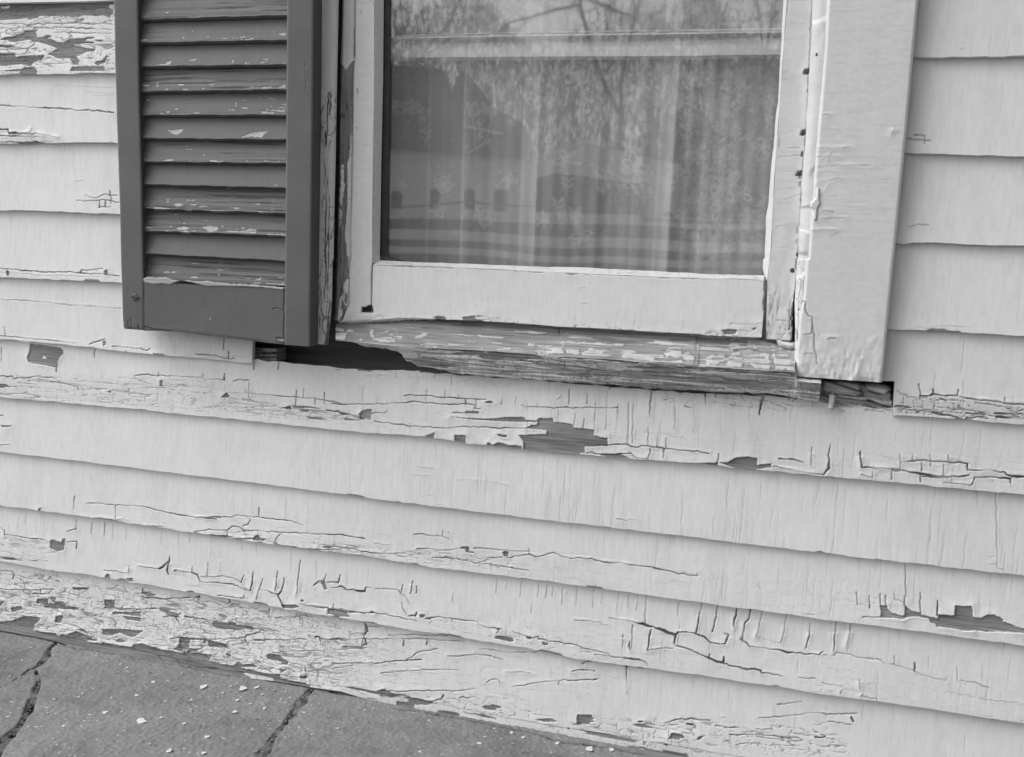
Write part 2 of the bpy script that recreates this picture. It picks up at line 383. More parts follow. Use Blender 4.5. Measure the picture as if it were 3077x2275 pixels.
X_CUTR = xs('F', 1440, 900)
X_CASR = xs('F', 1330, 600)

# --- upper courses, out of the picture, plain
zc0 = float(ZL[0](-1.0)); zr0 = float(ZL[0](.2))
for j in range(1, 18):
    for (xa, xb) in ((XL, X_SHUT), (X_CASR, XR)):
        if zc0+.11*j > 2.15: xa, xb = XL, XR
        if zc0+.11*j > 2.15 and (xb != XR or xa != XL): continue
        G_ = board(0, xa, xb, False, lambda x, j=j: ZL[0](x)*0+zc0+.112*(j-1)+.112*0+0*x if j > 1 else ZL[0](x), lambda x, j=j: zc0+.112*j+.016+0*x)
        G_.build('clapboard', M_WHITE, wall, thick=.007)
        if zc0+.11*j > 2.15: break
# --- board 1 left: badly peeled
G_ = board(1, XL, X_SHUT); wt = zone('A', [(-900, 20), (720, 20), (720, 450), (-900, 450)])
G_.flakes(wt(G_.A, G_.B, G_), 1.0, .55, 3)
G_.patch('A', [(-900, 10), (690, 8), (690, 92), (570, 98), (500, 95), (490, 105), (240, 98), (230, 112), (175, 122), (165, 112), (130, 118), (0, 125), (-900, 130)],
 [(0, 245), (40, 232), (92, 225), (90, 238), (60, 247)], [(385, 270), (430, 240), (545, 236), (530, 255), (610, 262), (500, 270), (430, 281)], [(565, 245), (640, 248), (620, 258)],
 [(-300, 330), (105, 328), (110, 355), (150, 345), (285, 340), (270, 370), (218, 382), (205, 412), (140, 398), (60, 408), (-300, 400)],
 [(430, 350), (470, 345), (500, 372), (490, 402), (462, 398)], [(440, 440), (455, 412), (590, 408), (655, 412), (655, 440)], [(585, 385), (640, 378), (665, 345), (655, 385), (610, 410)],
 [(0, 275), (95, 280), (60, 298), (0, 290)], [(110, 225), (145, 222), (142, 234), (115, 236)], [(0, 440), (230, 420), (240, 440), (110, 442)])
G_.paint('A', [(664, 25), (694, 25), (694, 52), (668, 50)], [(0, 35), (62, 38), (40, 52), (0, 50)], [(662, 90), (695, 84), (695, 105), (675, 105)])
G_.crack('A', [(0, 145), (200, 150), (480, 140), (700, 150)], [(0, 175), (350, 168), (690, 182)], [(330, 200), (690, 205)], [(0, 205), (200, 195)], [(560, 270), (690, 300)], [(0, 310), (240, 300)], [(60, 180), (68, 186)], [(108, 175), (120, 160)], w=2.5)
G_.crack('A', [(60, 300, 2), (90, 285, 7), (95, 280, 4)], [(170, 330, 2), (180, 310, 8)], [(560, 380, 2), (553, 345, 6)], [(600, 380, 3), (640, 378, 8), (665, 345, 4)], lift=1)
G_.build('clapboard', M_WHITE, wall, thick=.007, label='badly flaking clapboard with bare grey wood, left of the shutter')
G_ = board(2, XL, X_SHUT)
G_.crack('A', [(-60, 650), (60, 645), (70, 655), (150, 653), (290, 660), (430, 668), (480, 676), (560, 676), (640, 682), (700, 690)], w=4)
G_.crack('A', [(330, 520), (450, 524), (600, 535), (700, 541)], [(520, 560), (700, 570)], [(560, 580), (700, 582)], w=1.5, st=.5)
G_.crack('A', [(-60, 786, 8), (62, 793, 9), (72, 815, 10), (195, 820, 12), (280, 826, 6), (370, 840, 1)], [(195, 815, 3), (212, 768, 1)], [(0, 832), (110, 832), (300, 845)], w=5, lift=1.6)
G_.crack('A', [(0, 870), (200, 874), (340, 870)], w=5, st=.8); edge_rag(G_, 1, 3)
G_.checks(18, VX0, X_SHUT, ZL[2](-1.1), ZL[1](-1.1), 3, (.01, .03), (.05, .2))
G_.build('clapboard', M_WHITE, wall, thick=.007)
G_ = board(3, XL, X_SHUT)
G_.crack('A', [(530, 1195), (570, 1208), (605, 1208), (630, 1190), (655, 1185), (680, 1192), (725, 1200)], [(680, 1165), (682, 1200)], [(600, 1228), (660, 1222), (735, 1238)], [(622, 1228), (620, 1268)], [(690, 1205), (690, 1245)], [(615, 1268), (690, 1265)], [(655, 1225), (652, 1262)], [(480, 1230), (600, 1228)], w=3.5)
G_.crack('A', [(395, 1135), (415, 1128)], [(460, 1108), (505, 1104)], w=2, st=.5)
G_.checks(26, VX0, X_SHUT, ZL[3](-1.1), ZL[2](-1.1)+.02, 4, (.01, .05), (.05, .22))
G_.build('clapboard', M_WHITE, wall, thick=.007)
G_ = board(4, XL, X_SHUT)
G_.crack('D', [(-60, 115), (60, 118), (150, 128), (240, 134), (440, 140), (560, 147), (740, 160)], [(500, 148), (510, 128), (640, 118)], w=3.5)
G_.crack('D', [(0, 140), (300, 158), (740, 172)], w=2, st=.5)
G_.patch('D', [(52, 125), (72, 132), (74, 158), (60, 162)], [(650, 130), (668, 120), (676, 160), (655, 158)]); edge_rag(G_, 1.2, 7)
G_.checks(22, VX0, X_SHUT, ZL[4](-1.1), ZL[3](-1.1)+.02, 5, (.01, .05), (.05, .25))
G_.build('clapboard', M_WHITE, wall, thick=.007)
G_ = board(5, XL, X_CUT)
G_.crack('D', [(-60, 303), (60, 307), (150, 309), (260, 322), (380, 335), (500, 343), (640, 350), (745, 360)], w=2.2, st=.8)
G_.crack('D', [(-60, 520, 4), (180, 540, 3), (360, 556, 3), (480, 572, 2)], [(560, 575), (620, 560), (655, 545)], [(700, 588), (860, 603), (905, 617), (930, 600)], [(780, 620), (800, 635), (920, 640)], [(1200, 635), (1320, 645), (1420, 670), (1440, 662)], [(1375, 540), (1376, 610)], [(1405, 620), (1408, 665)], [(40, 470), (45, 520)], w=3)
G_.crack('D', [(700, 600), (900, 600)], [(1100, 660), (1540, 650)], [(1180, 600), (1180, 560)], w=1.5, st=.4)
G_.patch('D', [(950, 634), (1020, 638), (1020, 660), (960, 656)], [(1022, 650), (1150, 655), (1150, 668), (1040, 662)], [(640, 560), (660, 555), (662, 580), (645, 585)]); edge_rag(G_, 1.6, 9)
G_.lift += .5*ss(.012, 0, G_.B-G_.B[:, :1])*vn(G_.A*30, G_.A*0, 4)
G_.checks(22, VX0, X_CUT, ZL[5](-1.1), ZL[4](-1.1)+.02, 6, (.01, .05), (.05, .25))
G_.build('clapboard', M_WHITE, wall, thick=.007, label='clapboard cut off short under the shutter, beside the dark hole')
# --- right of the window casing
for k in (1, 2, 3, 4):
    G_ = board(k, X_CASR, XR)
    if k == 2: G_.crack('C', [(1520, 848), (1580, 852), (1640, 862), (1658, 860)], [(1560, 825), (1630, 832)], [(1630, 830), (1625, 880)], w=3, st=.7)
    if k == 3: G_.crack('C', [(1530, 1385), (1565, 1378), (1590, 1366), (1620, 1375), (1650, 1376)], w=3, st=.6)
    if k == 1: G_.crack('C', [(1845, 305), (1865, 298)], w=2, st=.5)
    if k == 4: G_.crack('F', [(1560, 468), (1640, 475), (1780, 462), (1900, 478)], w=2, st=.4); edge_rag(G_, 1, 2)
    G_.checks(30, X_CASR, VX1, ZL[k](.2), ZL[k-1](.2), 20+k, (.01, .06), (.03, .14))
    G_.build('clapboard', M_WHITE, wall, thick=.007)
zn = on_y(T('F', [(1440, 806)])[0], 0)[2]
G_ = board(5, X_CASR, XR, zlo=lambda x: np.where(x < X_CUTR, zn, ZL[5](x))); wt = zone('F', [(1500, 900), (1640, 912), (1850, 918), (2260, 955), (2900, 990), (2900, 1090), (2195, 1055), (1700, 1010), (1450, 1000), (1450, 960)], .006)
G_.flakes(wt(G_.A, G_.B, G_), 1.2, .25, 31, 10, 210, 2.5, .95)
G_.crack('F', [(1460, 862), (1480, 882), (1520, 886), (1522, 902), (1640, 905)], [(1595, 820), (1600, 893)], [(1680, 850), (1680, 888)], [(1830, 850), (1828, 893)], [(2120, 898), (2118, 932)], [(1500, 900), (1498, 940)], w=3)
G_.crack('F', [(1600, 892, 8), (1650, 892, 6), (1680, 884, 9), (1760, 890, 5), (1830, 895, 3), (1960, 915, 3), (2040, 920, 4), (2115, 935, 9), (2195, 946, 10), (2300, 950, 6)], lift=1.4)
G_.crack('F', [(1670, 990, 6), (1780, 1010, 4), (1860, 1035, 5)], [(1880, 1022, 9), (1940, 1018, 8), (2010, 1032, 5)], [(2050, 1000), (2195, 1005)], [(1720, 910), (1740, 915), (1755, 918)], [(2060, 1020, 6), (2195, 1030, 7)], w=5)
G_.grime = np.maximum(G_.grime, .35*wt(G_.A, G_.B, G_))
G_.checks(14, X_CUTR, VX1, ZL[5](.2), ZL[4](.2), 26, (.02, .06), (.1, .3))
G_.build('clapboard', M_WHITE, wall, thick=.007, label='clapboard with a weathered lower half, right of the rotten sill end')

# --- board 6: full width, its top edge stands free under the sill and the hole
TOP6 = T('D', [(-800, 470), (1540, 672), (1690, 684), (2000, 712), (2230, 735)]) + T('E', [(240, 738), (420, 736), (520, 735), (640, 757), (900, 775), (1150, 785), (1450, 815), (1860, 850), (2235, 880)]) + T('F', [(300, 880), (640, 885), (830, 905), (1000, 925), (1080, 962), (1300, 962), (1430, 965), (1445, 960), (2900, 1060)])
q6 = np.array([on_y(p, .008) for p in TOP6]); q6 = q6[np.argsort(q6[:, 0])]
def top6(x):
    z = np.interp(x, q6[:, 0], q6[:, 2])
    z = z + .0025*(vn(x*110, x*0, 9)-.5)+.002*(vn(x*40, x*0, 19)-.5)
    return np.where(x < X_CUT-.004, ZL[5](x)+.016, np.where(x > X_CUTR+.004, ZL[5](x)+.016, z))
G_ = board(6, XL, XR, zhi=top6)
wt = zone('D', [(-600, 780), (300, 770), (800, 775), (1250, 800), (1500, 850), (1900, 960), (2235, 1040), (1900, 1040), (1500, 1000), (1000, 960), (500, 925), (-600, 870)], .008)
G_.flakes(wt(G_.A, G_.B, G_), 1.0, .12, 41, 9, 190, 2, .65); G_.grime = np.maximum(G_.grime, .12*wt(G_.A, G_.B, G_))
wt = zone('F', [(0, 880), (600, 885), (1430, 950), (1430, 1000), (900, 985), (300, 950), (0, 930)], .006)
G_.flakes(wt(G_.A, G_.B, G_), 1.0, .1, 43, 12, 160, 2, .7)
wt = zone('E', [(0, 720), (600, 760), (1100, 800), (1100, 830), (400, 790), (0, 745)], .006)
G_.flakes(wt(G_.A, G_.B, G_), .8, .1, 45, 12, 120, 2, .5)
G_.patch('D', [(180, 575), (360, 598), (385, 612), (388, 640), (368, 655), (352, 690), (350, 722), (300, 712), (200, 695), (175, 685), (168, 660), (182, 610)],
 [(1730, 962), (1780, 953), (1792, 978), (1750, 970)], [(1830, 973), (1880, 975), (1905, 988), (1860, 990)], [(980, 800), (1000, 798), (998, 835), (985, 832)], [(1360, 900), (1388, 870), (1412, 890), (1400, 905)], [(655, 865), (690, 862), (685, 874)], [(2210, 995), (2235, 980), (2260, 1000), (2240, 1035), (2205, 1035)], lift=1.4)
G_.paint('D', [(258, 668), (268, 650), (285, 668)])
G_.crack('D', [(-60, 765), (60, 775), (85, 772), (90, 785), (200, 780), (250, 768), (270, 778), (340, 780)], [(830, 770), (870, 764), (1000, 770), (1130, 778), (1235, 780), (1242, 758)], [(1250, 792), (1320, 790), (1370, 795)], [(1370, 795, 7), (1374, 755, 2)], [(1245, 785, 7), (1243, 757, 2)], [(1430, 806), (1470, 795), (1522, 800)], [(1524, 815, 2), (1526, 905, 5)], [(1525, 880), (1570, 878)], [(1815, 862), (1812, 950)], [(1858, 845), (1858, 900)], [(1926, 905), (1928, 942)], [(1985, 870), (1986, 940)], [(1560, 880), (1800, 900), (1980, 915), (2100, 940), (2235, 945)], [(10, 600), (12, 680)], [(575, 612), (577, 660)], [(1550, 700), (1552, 735)], [(1700, 690), (1698, 730)], [(360, 650), (348, 745)], [(970, 750), (968, 775)], [(340, 805), (480, 832), (490, 855)], w=3)
G_.crack('D', [(2000, 978, 3), (2070, 985, 4), (2090, 1000, 9), (2140, 1002, 9), (2200, 1022, 8), (2230, 1040, 3)], lift=1)
G_.patch('E', [(168, 1000), (190, 980), (245, 972), (240, 1038), (180, 1030)], [(932, 932), (960, 921), (992, 936), (945, 940)], [(815, 984), (897, 985), (896, 1004), (815, 1001)],
 [(720, 1020), (880, 1030), (1000, 1030), (1060, 1022), (1100, 1022), (1175, 1022), (1180, 1038), (1250, 1045), (1262, 1028), (1300, 1030), (1345, 1025), (1350, 1052), (1400, 1055), (1465, 1065), (1475, 1085), (1530, 1092), (1605, 1098), (1595, 1130), (1640, 1145), (1683, 1148), (1682, 1196), (1545, 1195), (1542, 1235), (1440, 1262), (1170, 1232), (1170, 1165), (1138, 1130), (1310, 1125), (1312, 1102), (1180, 1088), (1215, 1070), (1250, 1068), (1252, 1052), (1160, 1052), (1000, 1046), (880, 1038)],
 [(750, 1130), (822, 1130), (820, 1182), (755, 1170)], [(560, 1140), (630, 1115), (627, 1148)], [(1008, 1123), (1070, 1130), (1068, 1146), (1030, 1140)], [(942, 1196), (955, 1172), (985, 1190), (1015, 1172), (1080, 1190), (1160, 1195), (1160, 1218), (960, 1200)], [(1640, 1250), (1700, 1242), (1780, 1250), (1820, 1272), (1700, 1268)], lift=1.4)
G_.patch('E', [(140, 725), (240, 728), (230, 745), (160, 742)], [(515, 735), (620, 730), (650, 752), (540, 752)], [(60, 722), (85, 724), (75, 735)])
G_.crack('E', [(240, 1005), (260, 995), (330, 995), (340, 985)], [(60, 992), (100, 1000), (170, 1035)], [(0, 940), (200, 945), (340, 940), (480, 930), (570, 935), (720, 945), (870, 945)], [(1150, 948), (1165, 958), (1380, 965), (1740, 965)], [(740, 1085), (860, 1077), (960, 1085), (1180, 1090)], [(270, 1045), (480, 1075), (740, 1088)], [(870, 945), (868, 970), (905, 968)], [(740, 995), (815, 995)], [(440, 890), (560, 892), (815, 912), (940, 915)], w=3)
for (x, y0, y1, w_) in [(575, 855, 935, 3), (690, 862, 905, 2), (775, 885, 910, 3), (815, 910, 948, 5), (880, 912, 970, 3), (1035, 920, 945, 2), (1120, 900, 950, 2), (1190, 935, 975, 2), (1250, 930, 965, 2), (1380, 960, 1060, 2), (1445, 850, 940, 4), (1480, 1000, 1070, 3), (1555, 880, 940, 3), (1605, 930, 1095, 2), (1675, 860, 1090, 2), (1740, 950, 1000, 2), (1808, 930, 1190, 2), (1835, 940, 1180, 1.5), (1930, 1080, 1200, 3), (1985, 1130, 1200, 2), (2040, 1150, 1200, 3), (2090, 960, 1100, 2), (2210, 940, 1120, 2), (1535, 1035, 1092, 5), (340, 905, 950, 2), (185, 840, 930, 1.5), (280, 900, 940, 1.5), (725, 780, 830, 2), (385, 745, 785, 2)]:
    G_.crack('E', [(x, y0, w_*.4), (x-3, y1, w_)], st=.8)
G_.crack('E', [(1550, 1196), (1700, 1190), (1790, 1185), (1830, 1205), (1890, 1195), (1990, 1205), (2100, 1215), (2235, 1230)], [(1548, 1235), (1690, 1245), (1820, 1240), (1850, 1262), (1930, 1278)], [(2022, 1208), (2024, 1265)], w=4, lift=1.5)
G_.crack('E', [(1930, 1275, 7), (1942, 1235, 5), (1940, 1215, 2)], [(1948, 870, 6), (1940, 930, 5), (1932, 1000, 1)], [(1370, 920), (1400, 895)], [(1690, 850, 6), (1710, 832, 4)], lift=1.2)
G_.crack('F', [(290, 870, 6), (288, 945, 2)], [(352, 875, 4), (350, 905, 1)], [(370, 872), (620, 888)], [(632, 890, 6), (645, 905, 7), (625, 960, 7), (618, 1010, 2)], [(735, 878), (795, 880), (800, 925)], [(0, 1206), (150, 1218), (310, 1240)], [(42, 1212), (36, 1272)], [(372, 1245), (366, 1298)], [(740, 1273), (830, 1279), (890, 1297)], [(940, 1205, 2), (936, 1312, 6)], [(165, 955), (205, 962)], [(950, 920), (945, 955)], w=3.5, lift=1)
G_.crack('F', [(1052, 1190, 2), (1044, 1260, 8), (1045, 1330, 14), (1010, 1367, 5)], [(1010, 1367, 4), (880, 1350, 2), (770, 1330, 2), (700, 1320, 3)], [(1235, 1230, 2), (1242, 1322, 8)], [(1250, 1325, 9), (1340, 1335, 11), (1475, 1335, 9), (1482, 1292, 5), (1560, 1286, 9), (1660, 1285, 9), (1770, 1296, 6), (1886, 1302, 6), (1886, 1342, 3), (2000, 1345, 3), (2112, 1354, 5), (2125, 1370, 3), (2195, 1384, 11), (2300, 1386, 8)], lift=1.6)
G_.crack('F', [(1430, 1342, 8), (1520, 1350, 7), (1600, 1362, 14), (1740, 1387, 14), (1790, 1380, 5), (1870, 1382, 8), (1895, 1372, 3)], [(1920, 1430, 3), (1930, 1385, 8), (2050, 1388, 6), (2150, 1392, 8), (2152, 1430, 2)], [(1310, 1350, 5), (1308, 1385, 4), (1240, 1368, 2)], [(1425, 1345), (1426, 1395)], [(1600, 1375), (1602, 1412)], [(1790, 1382), (1788, 1420)], [(1610, 1380), (1740, 1390)], [(1740, 1415), (1910, 1435), (1925, 1405)], [(1660, 1250), (1662, 1322)], [(1770, 1255), (1772, 1296)], [(1475, 1255), (1478, 1290)], [(1555, 1255), (1554, 1284)], [(1742, 1310), (1738, 1375)], [(1610, 1300), (1608, 1345)], w=3.5, lift=1)
G_.patch('F', [(375, 1298), (430, 1293), (480, 1266), (560, 1262), (607, 1270), (610, 1310), (692, 1302), (697, 1325), (600, 1338), (480, 1330)], [(150, 1300), (300, 1298), (368, 1296), (370, 1325), (200, 1308)], lift=1.4)
G_.flakes(.55*ss(.075, .03, G_.B-G_.B[:, :1])*ss(-1.2, -.9, G_.A), .5, .0, 305, 12, 150, 2.5, .34); G_.checks(140, -.55, .42, .40, .55, 64, (.02, .06), (.03, .14)); G_.checks(70, -.35, .42, .40, .53, 61, (.015, .07), (.1, .38))
G_.checks(30, VX0, -.4, .45, .56, 62, (.01, .03), (.08, .25))
G_.build('clapboard', M_WHITE, wall, thick=.007, label='full width clapboard under the sill with a large bare patch near its middle')
# --- board 7: sound paint, hairline checks
G_ = board(7, XL, XR)
G_.crack('D', [(0, 1015), (25, 1012)], [(0, 1188), (40, 1190), (70, 1186)], w=3)
G_.patch('D', [(15, 1072), (80, 1074), (60, 1084), (20, 1084)])
G_.crack('E', [(490, 1380), (560, 1382), (600, 1378)], [(760, 1405), (900, 1408), (1080, 1440)], [(510, 1325), (620, 1340)], [(560, 1507), (590, 1495), (620, 1498)], [(620, 1560), (680, 1548)], w=2, st=.45)
G_.crack('H', [(1740, 165), (1800, 180)], [(1800, 182), (1820, 168), (1860, 172)], w=2.5, st=.6)
G_.crack('I', [(2068, 20), (2068, 460)], [(2010, 395), (2066, 396)], [(2018, 440), (2066, 440)], [(2068, 460), (2110, 478)], w=2, st=.5)
G_.checks(110, -.55, .42, .33, .45, 71, (.03, .10), (.06, .3)); G_.checks(25, VX0, -.5, .33, .50, 72, (.01, .03), (.05, .2))
G_.checks(260, -.75, .42, .34, .49, 171, (.03, .10), (.03, .13)); edge_rag(G_, .5, 12); G_.build('clapboard', M_WHITE, wall, thick=.007)
# --- board 8
G_ = board(8, XL, XR)
G_.crack('G', [(540, 72), (620, 72), (710, 84), (830, 88), (920, 100), (1000, 125), (1090, 140), (1200, 158), (1270, 160), (1330, 158), (1410, 160), (1450, 145), (1520, 155), (1580, 160), (1640, 165), (1720, 175), (1790, 185), (1860, 205)], [(1200, 247), (1290, 232), (1395, 240), (1425, 212), (1460, 215), (1500, 236), (1590, 240), (1640, 245), (1800, 252), (2020, 262), (2140, 272), (2235, 290)], [(1500, 155), (1540, 175), (1520, 205), (1490, 212)], [(1700, 310), (1690, 300), (1720, 260)], [(715, 85), (720, 170)], [(1585, 105), (1586, 162)], [(1586, 240), (1588, 270)], [(1400, 245), (1402, 275)], [(465, 30), (463, 110)], w=3.5)
G_.crack('G', [(1750, 50), (1748, 180)], [(1885, 60), (1888, 250)], [(2050, 260), (2052, 320)], [(1960, 255), (1962, 290)], [(1540, 40), (1538, 90)], w=1.5, st=.5)
G_.crack('G', [(530, 158, 7), (650, 166, 6), (700, 172, 10), (725, 178, 9), (735, 165, 5), (778, 160, 4)], [(905, 212, 7), (1010, 214, 8)], [(1200, 250, 5), (1260, 265, 9), (1400, 272, 9), (1440, 285, 6), (1560, 286, 5)], [(1680, 312, 6), (1750, 335, 7), (1860, 347, 10), (2000, 354, 8), (2100, 352, 3)], [(1200, 160, 3), (1240, 158, 7), (1280, 164, 6), (1330, 170, 4)], [(1465, 215, 4), (1500, 240, 6)], lift=1.4)
G_.patch('G', [(248, 120), (255, 100), (270, 98), (262, 120)], [(1560, 285), (1572, 266), (1592, 266), (1600, 282), (1630, 290), (1625, 302), (1560, 296)], [(1290, 262), (1400, 268), (1395, 282), (1300, 276)], lift=1.3)
wt = zone('G', [(1150, 240), (1500, 230), (1700, 290), (2235, 330), (2235, 380), (1700, 320), (1400, 275)], .005); G_.flakes(wt(G_.A, G_.B, G_), .9, .1, 81, 12, 160, 2, .6)
wt = zone('H', [(-50, 330), (400, 340), (1000, 400), (1200, 450), (1000, 470), (500, 440), (-50, 370)], .005); G_.flakes(wt(G_.A, G_.B, G_), .9, .1, 83, 12, 160, 2, .6)
G_.crack('H', [(500, 262), (580, 268), (670, 276), (715, 290)], [(675, 242), (674, 275)], [(713, 245), (713, 262)], [(-30, 262), (0, 265), (100, 272), (200, 287)], [(0, 335), (130, 348), (180, 360), (300, 380), (450, 375)], [(265, 318), (360, 325)], [(580, 352), (700, 362), (780, 350)], [(610, 402), (690, 402), (800, 415), (880, 432), (910, 430)], [(950, 405), (1040, 400)], [(1070, 402), (1100, 402), (1150, 392), (1210, 390)], [(1210, 392), (1260, 398), (1310, 382), (1345, 378), (1380, 385), (1400, 402), (1450, 408)], [(1860, 455), (1940, 460), (2000, 472), (2060, 490), (2110, 502), (2235, 518)], [(870, 348), (960, 352), (1200, 368)], [(1205, 355), (1204, 388)], [(925, 440), (1100, 462), (1200, 482)], w=3)
G_.crack('H', [(520, 352, 4), (580, 354, 8), (582, 345, 3)], [(1450, 408, 5), (1490, 404, 6), (1560, 412, 4), (1630, 422, 5), (1660, 430, 10), (1730, 440, 11), (1760, 434, 3), (1860, 455, 3)], [(1200, 385, 4), (1240, 396, 8)], [(870, 435, 8), (905, 432, 4)], [(180, 362, 5), (300, 380, 7)], lift=1.2)
G_.patch('H', [(785, 340), (835, 335), (840, 352), (842, 365), (868, 370), (865, 378), (820, 372), (815, 352), (788, 350)], [(1038, 372), (1055, 362), (1078, 370), (1075, 402), (1052, 395)], [(1090, 455), (1110, 460), (1095, 466)])
G_.crack('I', [(-20, 472), (0, 475), (60, 484), (110, 495), (140, 500), (240, 515), (244, 500)], [(1250, 760), (1300, 765), (1358, 762)], [(1390, 640), (1392, 695)], [(890, 745), (930, 742), (960, 752)], w=3)
G_.crack('I', [(1358, 625, 2), (1360, 700, 6)], [(1508, 640, 2), (1506, 690, 6), (1525, 715, 5)], [(1600, 620, 1), (1602, 738, 4)], [(1705, 665, 1), (1704, 752, 5)], [(1290, 640, 1), (1291, 708, 3)], [(1215, 610, 1), (1219, 690, 2)], [(1445, 600, 1), (1446, 660, 2)], [(1450, 660), (1500, 675)], [(1510, 440, 1), (1514, 640, 2)], w=2)
G_.patch('I', [(1358, 694), (1400, 697), (1405, 718), (1425, 738), (1480, 755), (1503, 755), (1510, 700), (1525, 715), (1560, 730), (1605, 738), (1608, 750), (1660, 762), (1703, 772), (1710, 748), (1808, 757), (1813, 694), (1865, 702), (1915, 698), (1925, 765), (1975, 770), (2010, 752), (2050, 752), (2080, 765), (2105, 780), (2105, 792), (2200, 828), (2330, 850), (2330, 862), (2200, 858), (2110, 856), (2060, 850), (2000, 853), (1940, 845), (1850, 845), (1780, 830), (1700, 820), (1690, 805), (1665, 797), (1650, 770), (1600, 765), (1560, 758), (1520, 765), (1495, 778), (1430, 770), (1360, 766)], lift=1.5)
G_.checks(60, -.3, .42, .25, .38, 85, (.03, .09), (.06, .28)); G_.checks(30, VX0, -.4, .28, .42, 86, (.01, .04), (.06, .25))
G_.checks(200, -.5, .42, .24, .40, 172, (.03, .08), (.03, .12)); G_.flakes(.55*ss(.075, .03, G_.B-G_.B[:, :1])*ss(-1.2, -.9, G_.A), .5, .0, 301, 12, 150, 2.5, .34); edge_rag(G_, 1, 14); G_.build('clapboard', M_WHITE, wall, thick=.007, label='full width clapboard with a jagged bare patch near its right end')
# --- board 9
G_ = board(9, XL, XR)
wt = zone('G', [(-400, 180), (40, 245), (320, 320), (420, 440), (-400, 380)], .008); G_.flakes(wt(G_.A, G_.B, G_), .7, .1, 91, 12, 140, 2, .5)
wt = zone('H', [(560, 770), (1000, 830), (1500, 930), (1900, 1030), (1500, 1000), (1000, 900), (560, 810)], .006); G_.flakes(wt(G_.A, G_.B, G_), .6, .08, 93, 10, 150, 2, .55)
G_.patch('G', [(312, 300), (330, 296), (380, 312), (390, 292), (405, 290), (403, 358), (362, 368), (318, 348)], [(655, 520), (668, 500), (685, 505), (690, 530), (665, 535)], [(785, 530), (825, 526), (832, 550), (795, 545)], [(1845, 658), (1875, 668), (1850, 672)], [(1965, 560), (1985, 545), (2008, 598), (1990, 600)], [(1730, 690), (1810, 688), (1850, 700), (1790, 712), (1740, 708)], [(2030, 712), (2120, 730), (2150, 765), (2060, 745)], lift=1.3)
G_.crack('G', [(-60, 210), (0, 222), (30, 235), (36, 262), (80, 270), (120, 278), (200, 290), (240, 288), (312, 312)], [(34, 240), (34, 272)], [(410, 310), (474, 308), (474, 350)], [(410, 245), (470, 236)], [(850, 458), (980, 472)], [(1080, 483), (1180, 495)], [(1230, 550), (1330, 555), (1420, 565), (1480, 582), (1512, 602)], [(1240, 522), (1380, 520), (1440, 535), (1480, 550)], [(1590, 602), (1640, 603), (1700, 628)], [(2000, 556), (2070, 556)], [(2070, 580), (2110, 592), (2140, 602), (2235, 618)], [(1340, 632), (1420, 640), (1500, 650), (1502, 630)], [(1500, 580), (1530, 605)], [(650, 480), (740, 490), (790, 498)], [(0, 400), (130, 405), (250, 425)], w=3.2, lift=1)
G_.crack('G', [(980, 472, 8), (1000, 462, 9), (1028, 435, 5)], [(1042, 398, 1), (1036, 440, 9), (1030, 482, 9), (1040, 510, 4)], [(1180, 495, 7), (1215, 510, 8), (1232, 548, 9)], [(1480, 555, 8), (1495, 515, 2)], [(1553, 495, 1), (1540, 605, 9)], [(1610, 535, 1), (1592, 600, 11), (1578, 655, 9)], [(1700, 490, 1), (1690, 602, 6)], [(1742, 530, 1), (1728, 600, 8), (1708, 630, 12), (1722, 660, 12), (1742, 700, 10)], [(1832, 420, 1), (1822, 600, 6), (1816, 640, 5)], [(1920, 574, 6), (1950, 552, 8), (1980, 550, 10), (1994, 505, 2)], [(2070, 556, 8), (2082, 512, 2)], [(800, 452, 1), (797, 500, 8)], [(1075, 485, 10), (1090, 480, 6)], [(1275, 440, 1), (1274, 520, 4)], [(1182, 460, 1), (1182, 495, 4)], [(2046, 690, 3), (2042, 730, 9)], [(1060, 605, 7), (1130, 612, 9), (1180, 622, 3)], lift=1.5)
G_.crack('G', [(1840, 685, 5), (1890, 698, 10), (1960, 700, 3), (2040, 718, 10), (2100, 718, 3), (2235, 745, 3)], [(2110, 800, 3), (2070, 790, 8)], lift=1.2)
for i, (x, y0, y1, w_) in enumerate([(465, 178, 238, 4), (562, 192, 262, 4), (640, 195, 280, 4), (690, 205, 290, 2), (772, 200, 298, 4), (865, 235, 295, 4), (885, 225, 280, 1.5), (988, 240, 330, 2), (1090, 260, 380, 1.5), (1160, 260, 310, 2.5), (1290, 285, 400, 1.5), (1350, 380, 490, 2), (1475, 300, 360, 1.5), (1565, 320, 380, 1.5), (255, 130, 240, 1.5), (325, 150, 270, 1.5), (270, 150, 260, 2), (225, 210, 260, 1.5), (160, 130, 200, 1.5), (1780, 340, 480, 1.5), (1935, 430, 540, 1.5), (115, 160, 230, 1.5)]):
    G_.crack('G', [(x, y0, w_*.6), (x-2, y1, w_)], st=.6)
